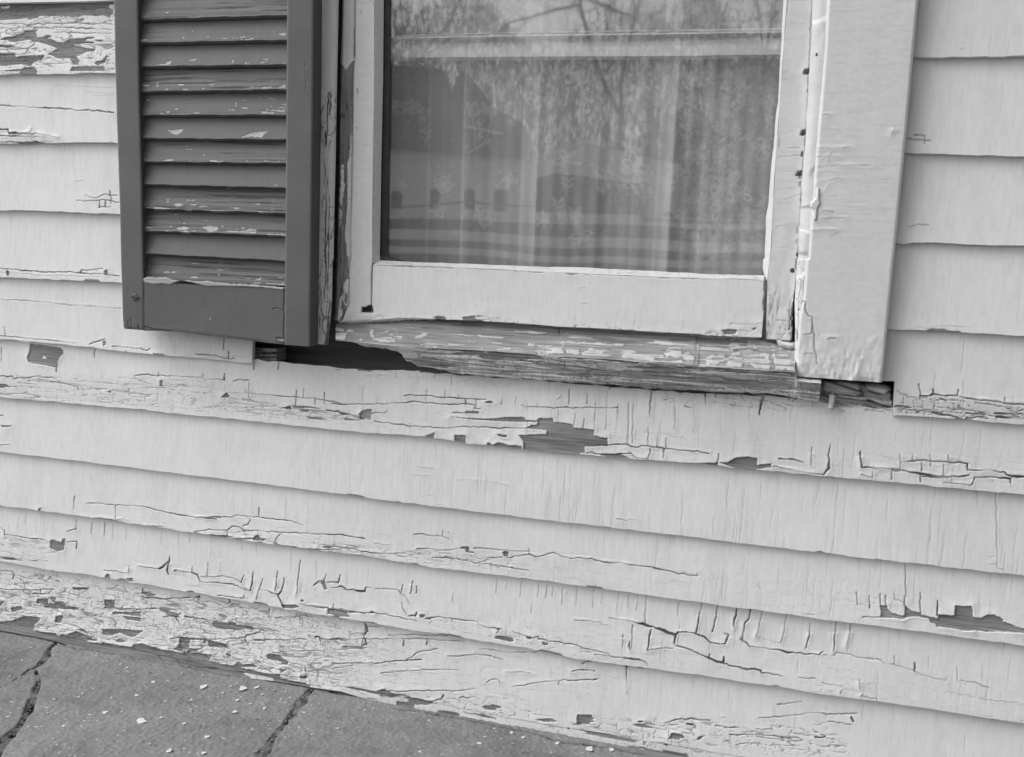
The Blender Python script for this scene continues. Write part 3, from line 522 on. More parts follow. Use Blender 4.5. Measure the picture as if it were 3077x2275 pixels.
G_.crack('H', [(0, 555), (40, 562)], [(0, 590), (60, 580), (100, 600), (130, 598), (202, 618), (206, 588), (300, 597), (385, 600)], [(385, 598), (410, 610), (420, 630)], [(425, 630), (445, 640), (460, 662), (472, 690)], [(425, 680), (440, 722), (455, 745)], [(-20, 712), (60, 728), (120, 735), (200, 740), (255, 732), (280, 742), (340, 750), (430, 770), (520, 790)], [(600, 772), (640, 764), (730, 775), (730, 790)], [(730, 778), (810, 785), (880, 795), (940, 825), (1000, 835), (1030, 835), (1010, 855)], [(1100, 850), (1190, 880)], [(1220, 890), (1260, 885), (1260, 900), (1380, 918), (1480, 935), (1600, 965), (1690, 985), (1690, 1000), (1900, 1030), (1930, 1060)], [(1480, 786), (1560, 792), (1640, 800), (1642, 812), (1680, 820)], [(1690, 775), (1770, 785), (1860, 805)], [(2095, 882), (2110, 860), (2160, 858), (2200, 865)], [(1922, 968), (1950, 962), (2000, 956), (2080, 960)], [(2100, 940), (2140, 950), (2235, 985)], [(1775, 875), (1772, 950)], [(1833, 820), (1828, 960)], [(1700, 1000), (1880, 1022), (1920, 1045)], w=3, lift=1)
G_.crack('H', [(38, 562, 8), (46, 525, 2)], [(150, 600, 3), (202, 612, 7), (205, 590, 4)], [(405, 605, 4), (418, 628, 10), (430, 575, 2)], [(470, 755, 4), (512, 762, 9), (520, 740, 4)], [(1862, 806, 4), (1890, 808, 9), (1930, 822, 8), (1960, 830, 3), (2030, 850, 7), (2095, 882, 8), (2085, 930, 4)], [(1944, 845, 2), (1930, 930, 4), (1922, 966, 5)], [(1815, 915, 2), (1812, 942, 8), (1818, 965, 3)], [(600, 775, 6), (570, 775, 4)], [(490, 550), (478, 625)], [(516, 580, 2), (512, 625, 6)], [(1605, 990, 3), (1690, 1000, 3)], w=4, lift=1.4)
G_.patch('H', [(538, 750), (570, 748), (566, 770), (540, 768)], [(-20, 712), (60, 730), (100, 745), (120, 765), (60, 760), (-20, 742)], [(1190, 880), (1222, 884), (1216, 902), (1192, 898)], [(1285, 915), (1320, 920), (1320, 936), (1290, 932)], [(225, 735), (250, 728), (275, 740), (250, 744)], [(1010, 832), (1030, 836), (1012, 850)], lift=1.3)
for i, (x, y0, y1) in enumerate([(1150, 545, 640), (1255, 570, 650), (1305, 580, 650), (1402, 590, 690), (1488, 585, 695), (1592, 600, 715), (1645, 620, 690), (1740, 625, 770), (1803, 640, 720), (1860, 630, 730), (1912, 640, 810), (1345, 585, 640), (1060, 550, 600), (1215, 680, 740), (1000, 540, 620), (735, 620, 680), (2110, 680, 760)]):
    G_.crack('H', [(x+4, y0, 1), (x-5, y1, 3.2)], st=.6)
G_.crack('I', [(-20, 838, 4), (50, 862, 7), (105, 882, 8), (120, 860, 3), (210, 862, 3), (235, 872, 7), (285, 890, 9), (320, 918, 4), (380, 930, 3), (412, 930, 6), (430, 880, 9), (405, 870, 3)], [(105, 885, 5), (100, 920, 3)], [(272, 690, 1), (245, 800, 6), (232, 862, 9)], [(365, 695, 1), (350, 800, 10), (335, 855, 7)], [(485, 705, 1), (468, 790, 7), (465, 830, 2)], [(565, 725, 3), (558, 780, 4), (535, 802, 7), (512, 908, 11)], [(635, 735, 1), (622, 820, 7), (604, 888, 7)], [(785, 750, 1), (768, 860, 3), (750, 930, 2)], [(930, 810, 1), (925, 890, 3), (905, 960, 2)], [(1092, 795, 1), (1078, 900, 4), (1076, 975, 2)], [(1178, 815, 1), (1165, 900, 4), (1148, 942, 2)], lift=1.5)
G_.crack('I', [(505, 905, 10), (540, 925, 6), (560, 942, 3), (640, 960, 3), (700, 968, 3), (740, 970, 7), (790, 985, 8), (830, 982, 4), (890, 992, 4), (985, 996, 4), (992, 980, 5), (1010, 980, 2)], [(110, 940, 2), (220, 975, 3), (260, 992, 3), (310, 1015, 7), (360, 1040, 8), (400, 1045, 9), (408, 1005, 3)], [(310, 1015, 5), (318, 990, 2)], [(400, 1048, 4), (460, 1060, 5), (540, 1078, 9), (625, 1085, 10), (630, 1098, 6), (662, 1102, 3), (760, 1125, 1)], [(1230, 1150, 2), (1232, 1200, 3)], [(1118, 1230, 3), (1122, 1205, 2)], [(1240, 1245, 8), (1252, 1232, 5)], [(1565, 1100, 6), (1572, 1050, 2)], lift=1.3)
G_.crack('I', [(605, 890), (680, 908), (745, 928)], [(1020, 1000), (1080, 1002), (1085, 985), (1150, 995), (1230, 1015), (1300, 1025), (1370, 1035), (1375, 1048), (1440, 1060), (1560, 1095), (1640, 1128), (1760, 1155), (1762, 1135)], [(1850, 1155), (1920, 1165), (2015, 1195)], [(1960, 1265), (2060, 1275), (2230, 1292)], [(860, 1130), (960, 1140)], [(990, 1205), (1075, 1215)], [(1110, 1195), (1150, 1172), (1180, 1180)], [(1250, 1250), (1310, 1256), (1335, 1255), (1336, 1275)], [(1825, 1070), (1828, 1150)], [(1445, 1010), (1440, 1060)], [(1000, 1165), (1120, 1185)], w=2.4, st=.7)
G_.checks(46, -.2, .42, .17, .30, 95, (.02, .06), (.1, .35)); G_.checks(40, VX0, -.5, .2, .36, 96, (.01, .04), (.06, .25)); G_.checks(40, -.5, .1, .14, .27, 97, (.01, .04), (.06, .2))
G_.checks(200, -.6, .42, .14, .31, 173, (.02, .08), (.03, .14)); G_.flakes(.55*ss(.075, .03, G_.B-G_.B[:, :1])*ss(-1.2, -.9, G_.A), .5, .0, 303, 12, 150, 2.5, .34); edge_rag(G_, 1.2, 17); G_.build('clapboard', M_WHITE, wall, thick=.007, label='full width clapboard with wedge shaped splits, second from the ground')
# --- board 10: the lowest, flaking hardest on the left
G_ = board(10, XL, XR)
wt = zone('G', [(-900, 440), (300, 500), (1100, 640), (1700, 720), (2235, 800), (3300, 960), (3300, 1500), (2235, 1260), (1900, 1180), (900, 985), (-900, 780)], .01)
w1 = wt(G_.A, G_.B, G_)*ss(on_y(T('H', [(560, 900)])[0], 0)[0], on_y(T('G', [(1700, 900)])[0], 0)[0], G_.A+.05*(vn(G_.A*12, G_.B*40, 6)-.5))
wt = zone('H', [(-200, 800), (500, 890), (1000, 960), (1500, 1030), (2100, 1120), (1700, 1200), (1300, 1420), (600, 1270), (-200, 1150)], .03, .45); w2 = wt(G_.A, G_.B, G_)
wt = zone('H', [(200, 1210), (900, 1260), (1500, 1380), (2235, 1400), (3000, 1430), (3200, 1620), (2235, 1560), (1500, 1460), (200, 1230)], .012, .75); w3 = wt(G_.A, G_.B, G_)
G_.flakes(w1, 1.1, .14, 101, 11, 95, 6, .8); G_.flakes(w1*.7, .6, .06, 107, 20, 150, 4, .7); G_.flakes(np.maximum(w2, 0), .7, .0, 103, 7, 110, 2, .5); G_.flakes(w3, 1., .35, 105, 14, 130, 3, .8)
G_.patch('G', [(-900, 800), (0, 795), (100, 785), (160, 760), (200, 762), (262, 770), (245, 800), (222, 815), (225, 850), (350, 862), (430, 868), (480, 850), (520, 862), (560, 890), (640, 915), (740, 940), (820, 945), (830, 930), (880, 925), (1000, 962), (1130, 982), (1230, 985), (1310, 995), (1290, 1032), (1360, 1050), (1450, 1062), (1560, 1092), (1680, 1112), (1720, 1112), (1730, 1140), (1880, 1165), (1920, 1200), (-900, 800)],
 [(-900, 800), (0, 797), (300, 860), (900, 960), (1300, 1040), (1900, 1175), (1900, 1230), (900, 1040), (-900, 860)],
 [(640, 665), (705, 670), (705, 718), (648, 708)], [(235, 655), (302, 658), (300, 692), (228, 685)], [(352, 760), (398, 755), (385, 800), (348, 800)], [(700, 738), (862, 740), (870, 768), (760, 752), (690, 752)], [(755, 762), (862, 770), (870, 795), (790, 785)], [(388, 835), (520, 838), (570, 872), (640, 838), (780, 842), (885, 850), (835, 888), (795, 882), (740, 862), (690, 880), (600, 868), (540, 862), (470, 835)],
 [(1105, 893), (1272, 900), (1262, 932), (1165, 922), (1165, 955), (1240, 962), (1160, 985), (1040, 955), (1105, 930)], [(1270, 905), (1390, 932), (1398, 955), (1290, 948)], [(440, 590), (542, 592), (540, 606), (450, 604)], [(75, 710), (140, 700), (150, 720), (90, 735)], [(0, 680), (40, 665), (20, 700)], [(1440, 1060), (1470, 1035), (1490, 1052), (1560, 1050), (1590, 1070), (1480, 1070)], [(1715, 1075), (1760, 1085), (1730, 1105)], lift=1.6)
G_.paint('G', [(218, 845), (240, 815), (300, 818), (310, 800), (385, 805), (385, 835), (330, 850), (260, 855)], [(350, 865), (420, 858), (428, 872), (370, 878)], [(540, 868), (600, 855), (640, 842), (640, 880), (580, 888)], [(700, 895), (712, 868), (738, 870), (742, 892), (720, 905)], [(540, 905), (600, 912), (650, 908), (640, 925), (560, 920)], [(730, 920), (780, 915), (825, 930), (800, 940), (740, 938)], [(1005, 945), (1060, 935), (1110, 932), (1100, 945), (1060, 965), (1020, 958)], [(1168, 908), (1250, 905), (1250, 950), (1175, 955)], [(1130, 968), (1160, 962), (1155, 975)], [(15, 705), (40, 695), (72, 715), (50, 740), (10, 725)])
G_.crack('G', [(1050, 898), (1105, 892), (1200, 900), (1300, 903), (1400, 900), (1500, 895), (1512, 878), (1588, 862)], [(1500, 898), (1508, 922)], [(1870, 905), (1700, 905), (1560, 912)], [(1130, 765), (1260, 785), (1280, 800)], [(1000, 768), (1080, 768)], [(1420, 780), (1520, 780), (1640, 775)], [(640, 710), (700, 720), (960, 720)], [(0, 600), (200, 605), (330, 600)], [(860, 650), (980, 660), (1160, 655)], [(0, 490), (70, 495), (85, 520), (80, 540)], [(1950, 905), (2120, 910), (2140, 895)], [(1700, 980), (2000, 970), (2235, 960)], [(1760, 1040), (1870, 1065), (1875, 1100)], [(1900, 1095), (2060, 1050), (2235, 1045)], w=4, lift=1.4)
G_.crack('G', [(1588, 865, 11), (1592, 815, 2)], [(1070, 768, 6), (1082, 785, 12), (1095, 800, 8), (1105, 825, 2)], [(1640, 728, 5), (1640, 778, 8)], [(1830, 760, 8), (1832, 815, 2)], [(870, 598, 8), (868, 630, 8)], [(1190, 652, 7), (1212, 652, 9), (1205, 672, 3)], [(1395, 660, 7), (1400, 685, 6), (1370, 695, 2)], [(250, 600, 6), (248, 632, 3)], [(320, 600, 4), (300, 628, 9), (205, 628, 7)], [(155, 645), (158, 680)], [(340, 545, 12), (362, 555, 6)], [(1930, 895, 10), (1950, 895, 8), (1965, 945, 2)], [(1395, 990, 9), (1420, 1005, 6)], [(1580, 1035, 9), (1600, 1045, 5)], [(2000, 965, 8), (2002, 998, 2)], [(2235, 830), (2210, 950, 9), (2100, 955, 10)], [(1850, 1130, 12), (1880, 1128, 12)], [(1035, 1015, 8), (1045, 1022, 8)], [(1720, 770, 5), (1680, 780, 7)], [(2225, 815, 8), (2232, 850, 8)], lift=1.8)
G_.crack('H', [(-20, 905), (60, 900), (130, 905), (280, 905), (430, 905), (540, 905), (660, 915), (800, 920)], [(0, 1045, 4), (50, 1050, 6), (120, 1050, 4), (240, 1048, 7), (300, 1045, 4), (440, 1035, 3), (545, 1028, 6)], [(432, 905, 3), (432, 948, 6)], [(600, 905), (575, 940), (605, 950)], [(180, 795), (205, 830), (290, 835)], [(100, 870), (200, 872)], [(300, 1212), (420, 1215), (540, 1212), (740, 1220), (830, 1210), (870, 1200)], [(780, 1255), (830, 1258), (880, 1248)], [(450, 1030), (520, 990), (560, 978), (640, 968)], [(890, 965), (1000, 980), (1120, 990), (1260, 985)], [(1460, 1100), (1520, 1095), (1600, 1098)], [(940, 1165), (965, 1150), (1020, 1155), (1022, 1175)], [(1100, 1195), (1180, 1180), (1260, 1165), (1400, 1155), (1520, 1158), (1615, 1150)], [(1060, 1105), (1215, 1112)], [(1520, 1060), (1545, 1045), (1620, 1042)], [(340, 880), (520, 882), (700, 890)], [(0, 1080), (130, 1060)], [(700, 1010), (900, 1000), (1040, 1030)], [(300, 1110), (520, 1090), (760, 1092)], w=3, lift=1)
G_.crack('H', [(205, 825, 9), (210, 860, 10), (195, 880, 3)], [(195, 900, 8), (208, 935, 12), (180, 942, 7)], [(60, 952, 12), (90, 950, 10), (150, 960, 9), (185, 955, 9)], [(575, 905, 5), (572, 945, 9)], [(1790, 1080, 4), (1800, 1240, 1)], [(1385, 1158, 5), (1380, 1182, 3)], [(1340, 985, 14), (1440, 1000, 16)], [(1605, 1030, 6), (1700, 1045, 16), (1760, 1055, 18), (1795, 1080, 7)], [(1870, 1075, 14), (1895, 1078, 12)], [(1920, 1080, 8), (1975, 1085, 5)], [(300, 1250), (370, 1258)], [(575, 1275, 8), (600, 1275, 6), (670, 1265, 3), (680, 1245, 8)], lift=1)
G_.patch('H', [(1497, 1358), (1588, 1360), (1575, 1418), (1495, 1415)], [(295, 1205), (330, 1200), (332, 1215), (300, 1220)], [(1240, 1385), (1340, 1380), (1375, 1400), (1300, 1400)], [(2070, 1470), (2130, 1480), (2150, 1500), (2050, 1505)], [(1865, 1400), (1905, 1398), (1880, 1412)], lift=1.4)
G_.crack('I', [(620, 1382), (680, 1378), (760, 1375), (860, 1368), (930, 1358), (1000, 1362), (1100, 1365), (1215, 1360)], [(1040, 1410), (1180, 1425)], [(730, 1305), (800, 1300), (880, 1290)], [(350, 1432), (440, 1440)], [(440, 1480), (620, 1485), (700, 1490), (820, 1510)], [(600, 1450), (700, 1450)], [(640, 1540), (560, 1530), (480, 1540)], [(380, 1380), (415, 1382)], w=3)
G_.crack('I', [(40, 1412, 5), (110, 1392, 4), (200, 1390, 6), (320, 1400, 8)], [(1182, 1385, 7), (1192, 1408, 6)], [(440, 1440, 6), (480, 1438, 9), (500, 1445, 3)], [(600, 1478, 12), (625, 1480, 8)], [(960, 1502, 7), (1018, 1500, 8)], [(700, 1490, 6), (720, 1492, 5)], [(180, 1420, 7), (220, 1422, 5)], [(1000, 1360, 6), (1030, 1362, 4)], lift=1)
G_.patch('I', [(88, 1468), (118, 1472), (150, 1480), (165, 1495), (130, 1510), (60, 1498), (100, 1490)], [(240, 1502), (265, 1488), (282, 1492), (250, 1512)], [(0, 1550), (60, 1545), (50, 1568), (10, 1566)], lift=1.4)
G_.checks(40, -.1, .42, .05, .2, 107, (.02, .05), (.06, .25))
G_.checks(120, -.3, .42, .03, .2, 174, (.02, .08), (.03, .12)); G_.build('clapboard', M_WHITE, wall, thick=.006, label='lowest clapboard, its paint broken into curling flakes down to bare wood')
# --- narrow splayed strip at the foot of the wall, against the walkway
TOPB = LN[10]
BOTB = T('G', [(-600, 740), (60, 862), (340, 918), (500, 965), (700, 992), (900, 1040), (1100, 1075), (1400, 1130), (1700, 1165), (1900, 1200), (2080, 1225)]) + T('H', [(200, 1270), (560, 1345), (860, 1400), (1200, 1470), (1500, 1525), (1860, 1590), (2235, 1660)]) + T('I', [(600, 1690), (2400, 2030)])
G_ = hstrip(TOPB, BOTB, .001, -.007, x0=-1.5, x1=.40)
G_.peel = np.where(fbm(G_.A*9, G_.B*120, 77) > .40+.45*ss(-.80, -.95, G_.A), .01, -.01) if False else G_.peel; G_.peel = np.minimum(G_.peel, (fbm(G_.A*14, G_.B*130, 77)-.30-.5*ss(-.45, -.95, G_.A))*.03)
G_.grime += .75*(.6+.5*fbm(G_.A*30, G_.B*120, 3)); G_.flakes(np.full(G_.A.shape, .6), .7, .25, 111, 18, 100, 2, .6)
G_.patch('H', [(395, 1283), (500, 1298), (505, 1345), (440, 1355), (395, 1335)], [(1420, 1450), (1465, 1448), (1440, 1465)], [(1360, 1430), (1388, 1435), (1370, 1445)], [(1805, 1528), (1830, 1525), (1825, 1540)], [(1895, 1535), (1925, 1540), (1900, 1552)], [(2010, 1555), (2050, 1548), (2040, 1565)])
G_.crack('G', [(940, 1000), (1040, 1055, 6), (1150, 1075, 7), (1320, 1085, 6)], [(1100, 1050), (1000, 1000)], w=4)
G_.crack('H', [(290, 1250, 9), (370, 1260, 6)], [(560, 1335, 5), (680, 1370, 9), (760, 1385, 9), (900, 1415, 7)], [(800, 1352, 3), (900, 1372, 5), (1000, 1395, 2)], w=4)
G_.build('base_strip', M_WHITE, wall, thick=.006)

# --- behind the boards: dark sheathing, an open cavity under the sill, and a dim room behind the window
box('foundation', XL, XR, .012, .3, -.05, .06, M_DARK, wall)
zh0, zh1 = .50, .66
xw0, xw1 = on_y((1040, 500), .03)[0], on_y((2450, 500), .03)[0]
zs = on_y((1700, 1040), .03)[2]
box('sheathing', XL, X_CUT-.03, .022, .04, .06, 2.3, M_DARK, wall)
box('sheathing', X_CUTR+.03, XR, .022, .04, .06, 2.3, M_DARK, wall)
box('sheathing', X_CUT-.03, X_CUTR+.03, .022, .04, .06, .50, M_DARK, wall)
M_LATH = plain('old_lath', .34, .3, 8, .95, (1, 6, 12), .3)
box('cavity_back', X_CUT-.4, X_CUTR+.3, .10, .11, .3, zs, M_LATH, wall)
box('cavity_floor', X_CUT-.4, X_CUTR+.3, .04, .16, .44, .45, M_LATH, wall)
lath = on_y(T('D', [(1570, 600)])[0], .035); l2 = on_y(T('D', [(1688, 672)])[0], .035)
G_ = hstrip(T('D', [(1556, 600), (1688, 606)]), T('D', [(1556, 672), (1688, 684)]), .03, .03)
G_.grime += .35; G_.crack('D', [(1560, 633, 10), (1690, 633, 10)], [(1575, 655, 6), (1690, 660, 5)], [(1560, 612, 9), (1600, 610, 6)], lift=0); G_.build('sheathing_end', M_WHITE, wall, thick=.03, film=0)
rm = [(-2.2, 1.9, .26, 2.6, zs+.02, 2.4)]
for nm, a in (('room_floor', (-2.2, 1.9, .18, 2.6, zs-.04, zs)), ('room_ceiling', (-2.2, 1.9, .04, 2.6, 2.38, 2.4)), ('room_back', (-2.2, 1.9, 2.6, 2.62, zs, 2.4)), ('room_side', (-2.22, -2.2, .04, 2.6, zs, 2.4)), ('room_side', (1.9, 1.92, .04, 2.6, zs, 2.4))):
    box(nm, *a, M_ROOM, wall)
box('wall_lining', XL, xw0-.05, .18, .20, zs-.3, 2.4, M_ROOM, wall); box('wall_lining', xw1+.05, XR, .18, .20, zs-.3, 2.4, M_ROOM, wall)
box('eave_board', XL, XR, -.02, .2, 2.3, 2.42, M_WHITE, wall)
# ------------------------------------------------------------------ window
ZTOP = 1.98; ZFINE = 1.14
def up(line, y=-1900):
    """carry a traced upright on above the picture"""
    a, b = line[0], line[-1]; m = (b[0]-a[0])/(b[1]-a[1]); return [(a[0]+m*(y-a[1]), y)] + line
def upright(left, right, y, yr=None, N=(0, -1, 0), step=.0013, top=True, bot=None):
    yr = y if yr is None else yr
    L = np.array([on_y(p, y) for p in (up(left) if top else left)])[::-1]; R_ = np.array([on_y(p, yr) for p in (up(right) if top else right)])[::-1]
    zb = (L[0, 2]+R_[0, 2])/2 if bot is None else bot
    z1 = ZTOP if top else (L[-1, 2]+R_[-1, 2])/2
    Zs = axis_step(zb, z1, zb, ZFINE, step, .03)
    xl = np.interp(Zs, L[:, 2], L[:, 0]); xr = np.interp(Zs, R_[:, 2], R_[:, 0])
    n = max(4, int(np.max(xr-xl)/step)+1); t = np.linspace(0, 1, n)
    P = np.zeros((n, len(Zs), 3)); P[..., 0] = xl[None]+(xr-xl)[None]*t[:, None]; P[..., 2] = Zs[None]; P[..., 1] = y+(yr-y)*t[:, None]
    # bottom end follows the two traced ends
    G_ = Grid(P, N, lambda p: on_y(p, (y+yr)/2)); G_.t = t[:, None]+0*P[..., 0]
    return G_
def vflakes(G_, w, **k):
    A, B = G_.A, G_.B; G_.A, G_.B = B, A
    G_.flakes(w, **k); G_.A, G_.B = A, B
win = thing('window', 'old sash window with a storm sash, lace curtain reflections and a rotten sill', 'window', (-.25, .03, .6))
casR_L = T('C', [(1035, 0), (1020, 300), (1000, 540), (985, 700), (965, 950), (945, 1200), (915, 1625)])+T('F', [(905, 60), (893, 240), (885, 315), (862, 420), (850, 600), (842, 790)])
casR_R = T('C', [(1590, 0), (1518, 800), (1450, 1500)])+T('F', [(1440, 60), (1370, 800)])
G_ = upright(casR_L, casR_R, -.014, bot=on_y(T('F', [(1100, 792)])[0], -.014)[2])
zz_ = G_.B; lowz = on_y(T('F', [(1100, 540)])[0], -.014)[2]; wl = ss(lowz+.03, lowz-.06, zz_)
G_.h = .0003*(vn(G_.A*60, G_.B*18, 3)-.5)+wl*.0007*(vn(G_.A*170, G_.B*90, 4)-.5)+.00015*(vn(G_.A*90, G_.B*260, 9)-.5) + .0009*wl*(vn(G_.A*300, G_.B*120, 5)-.5)
ed = ss(.004, 0, np.minimum(G_.A-G_.A[:1], G_.A[-1:]-G_.A)); G_.h -= .0016*ed**2; G_.h -= .003*(vn(G_.A*90, G_.A*0, 7)-.3)*ss(.006, 0, G_.B-G_.B.min())
G_.crack('F', [(885, 318), (900, 312), (906, 385), (918, 408), (946, 412), (943, 480), (940, 512), (888, 515)], [(946, 470), (955, 530), (960, 620), (975, 705)], [(895, 640), (942, 640)], [(1040, 540), (1080, 542)], [(900, 312), (908, 340)], w=3, st=.75, lift=1)
G_.crack('F', [(880, 700), (935, 675)], [(1060, 660), (1065, 740)], [(1150, 620), (1145, 720)], [(1190, 640), (1185, 740)], [(1245, 600), (1210, 760)], [(1310, 560), (1350, 530)], w=2, st=.25, lift=1.4)
G_.crack('C', [(970, 908), (1190, 905)], [(975, 960), (1100, 962)], [(975, 1016), (1300, 1010)], [(970, 1055), (1100, 1050)], [(985, 1110), (1060, 1105)], [(1060, 1098), (1100, 1090), (1140, 1100)], [(1052, 900), (1046, 990)], [(1000, 1290), (1070, 1292)], [(1000, 1335), (1130, 1335)], [(1045, 1196), (1095, 1198)], [(1125, 912), (1150, 900)], [(1010, 706), (1040, 698)], [(1425, 825), (1445, 775)], [(1055, 1120), (1030, 1160)], [(940, 1408), (1080, 1408)], w=2.2, st=.5, lift=1)
G_.checks(60, .75, 1.12, .03, .16, 201, (.03, .1), (.03, .14), vert=False)
G_.build('casing', M_WHITEV, win, thick=.014, wav=.0004, label='broad right hand casing with thick wrinkled paint')
beadR_L = T('C', [(945, 0), (935, 300), (922, 480), (915, 650), (900, 880), (885, 1050), (875, 1250), (862, 1450), (858, 1620)])+T('F', [(850, 60), (840, 240), (835, 320), (838, 480), (832, 790)])
G_ = upright(beadR_L, casR_L, -.006, yr=-.012); G_.grime += .08; G_.h = .0012*np.sin(np.pi*G_.t)+.001*(vn(G_.A*100, G_.B*60, 3)-.5)
G_.h -= .002*ss(.62, .7, vn(G_.A*10, G_.B*35, 4))
G_.crack('F', [(838, 480), (852, 500), (850, 560)], [(862, 360), (862, 372)], w=4)
G_.grime += .1; vflakes(G_, ss(.80, .68, G_.B)*.7, crack_amt=.7, peel_amt=.1, seed=5, st=.7)
G_.build('bead', M_WHITEV, win, thick=.012)
sash = bpy.data.objects.new('storm_sash', None); COL.objects.link(sash); sash.parent = win; sash.location = Vector((-.2, .01, .9))-Vector(win.location); sash.empty_display_size = .03
stR_L = T('C', [(790, 0), (762, 400), (745, 650), (722, 950), (705, 1250), (690, 1600)])+T('F', [(690, 0), (668, 200), (660, 540)])
stR_R = T('C', [(945, 0), (935, 300), (922, 480), (915, 650), (900, 880), (885, 1050), (875, 1250), (862, 1450), (858, 1620)])+T('F', [(850, 60), (835, 240), (822, 330), (818, 560)])
G_ = upright(stR_L, stR_R, .002)
G_.crack('C', [(940, 0), (930, 300), (918, 480), (912, 640), (905, 740)], [(905, 740), (895, 900), (882, 1050), (872, 1200), (868, 1300), (860, 1450), (850, 1600)], w=3.5, st=.6)
for (x, y, a, b) in [(905, 820, 5, 26), (900, 860, 7, 14), (900, 885, 5, 12), (880, 940, 8, 24), (868, 1080, 8, 16), (870, 1125, 8, 16), (880, 1190, 6, 20), (875, 1230, 4, 30), (852, 1405, 9, 30), (850, 1475, 9, 18), (850, 1558, 10, 16), (913, 560, 5, 20), (905, 1000, 4, 10), (866, 1370, 5, 12)]:
    G_.crack('C', [(x, y-b/2, a), (x-1, y+b/2, a)], st=.95, lift=.3)
G_.crack('C', [(765, 1220), (880, 1188)], [(770, 910), (860, 905)], [(735, 960), (870, 950)], [(900, 1350), (720, 1390)], [(795, 10), (790, 90)], [(768, 430), (762, 460)], [(742, 820), (738, 900)], w=2.2, st=.45)
for (x, y, w_) in [(820, 350, 13), (818, 400, 11), (815, 450, 12), (818, 520, 10), (800, 470, 6), (812, 570, 9)]:
    G_.crack('F', [(x+2, y-24, w_), (x-2, y+24, w_*.7)], st=.95)
G_.crack('F', [(845, 180), (838, 250), (826, 290), (808, 310), (800, 380), (805, 440)], [(845, 60), (845, 120)], w=4, st=.7)
for p in ((905, 440), (885, 812), (860, 1062)):
    G_.patch('C', [(p[0]-20, p[1]+12), (p[0]-8, p[1]-16), (p[0]+22, p[1]-22), (p[0]+18, p[1]+10), (p[0]-2, p[1]+20)]); 
G_.checks(70, .72, 1.12, -.06, .03, 211, (.02, .07), (.04, .2), vert=False)
wl = ss(.74, .66, G_.B); G_.h = .0009*(vn(G_.A*70, G_.B*25, 3)-.5) + wl*.0012*(vn(G_.A*150, G_.B*50, 4)-.5)
vflakes(G_, ss(.70, .66, G_.B)*.6, crack_amt=.8, peel_amt=.2, seed=15, st=.8)
G_.build('stile', M_WHITEV, sash, thick=.012)
chR_L = T('C', [(770, 0), (735, 620), (722, 700), (712, 850), (697, 1000), (678, 1250), (662, 1330), (664, 1400), (652, 1600)])+T('F', [(645, 60), (643, 110), (650, 150), (662, 185)])
G_ = upright(chR_L, stR_L[:-1]+T('F', [(668, 190)]), .012, yr=.002, N=(-.6, -.7, 0)); G_.grime += .25; G_.h = .0012*(vn(G_.A*100, G_.B*40, 3)-.5); G_.build('glazing_bead', M_WHITEV, sash, thick=.004)
stL_L = T('B', [(135, 0), (130, 350), (128, 600), (118, 900), (110, 1200), (105, 1600)])+T('E', [(100, 60), (98, 330), (60, 436)])
stL_R = T('B', [(255, 0), (252, 600), (245, 1000), (240, 1600)])+T('E', [(240, 340), (240, 425)])
G_ = upright(stL_L, stL_R, .002)
G_.crack('E', [(238, 100), (238, 340)], w=4, st=.8); G_.crack('B', [(248, 10), (250, 40)], [(262, 170), (262, 210)], [(135, 60), (137, 190)], [(175, 60), (176, 80)], w=3, st=.6)
G_.patch('E', [(176, 382), (180, 350), (205, 352), (212, 344), (238, 338), (240, 385), (210, 386)]); k, d, x, y = G_.sdf(T('E', [(176, 382), (180, 350), (205, 352), (212, 344), (238, 338), (240, 385), (210, 386)])); G_.gap[k] = np.maximum(G_.gap[k], ss(.0006, -.0006, d)); G_.h[k] -= .007*ss(0, -.001, d)
G_.crack('B', [(145, 780), (150, 790)], [(150, 545), (152, 575)], [(130, 200), (132, 225)], w=5, st=.6)
G_.checks(50, .75, 1.12, -.6, -.54, 221, (.01, .05), (.04, .2), vert=False)
G_.build('stile', M_WHITEV, sash, thick=.012)
chL_R = T('B', [(310, 0), (306, 500), (295, 1000), (287, 1500), (286, 1560)])+T('E', [(290, 68)])
G_ = upright(stL_R[:-2]+T('E', [(243, 98)]), chL_R, .002, yr=.012, N=(.6, -.7, 0)); G_.crack('B', [(262, 0), (258, 800), (250, 1500)], w=2.5, st=.35); G_.build('glazing_bead', M_WHITEV, sash, thick=.004)
rt = T('E', [(240, 98), (500, 98), (740, 110), (1200, 132), (1800, 162), (2235, 178)])+T('F', [(200, 182), (450, 180), (620, 188), (658, 202)])
rb = T('E', [(240, 430), (420, 416), (620, 422), (700, 428), (740, 427), (1000, 441), (1180, 452), (1380, 470), (1600, 479), (1800, 490), (1960, 503), (2235, 515)])+T('F', [(160, 511), (300, 522), (480, 532), (645, 536)])
G_ = hstrip(rt, rb, .002, .001)
G_.crack('E', [(250, 100), (330, 96), (450, 102), (560, 108), (740, 112)], [(820, 112), (960, 118), (1170, 128)], [(1170, 128), (1290, 134)], [(1370, 138), (1480, 148), (1600, 152)], [(1600, 152), (1815, 162)], [(1900, 165), (2235, 177)], w=4.5, st=.9)
G_.crack('E', [(320, 100), (328, 94)], [(810, 92), (816, 112)], [(1060, 125), (1170, 128)], [(1220, 132), (1280, 135)], w=6, st=.9)
G_.crack('E', [(1510, 238), (1545, 232)], [(610, 400), (612, 420)], [(1225, 420), (1226, 452)], [(985, 405), (988, 440)], [(1520, 330), (1560, 328)], w=2, st=.4)
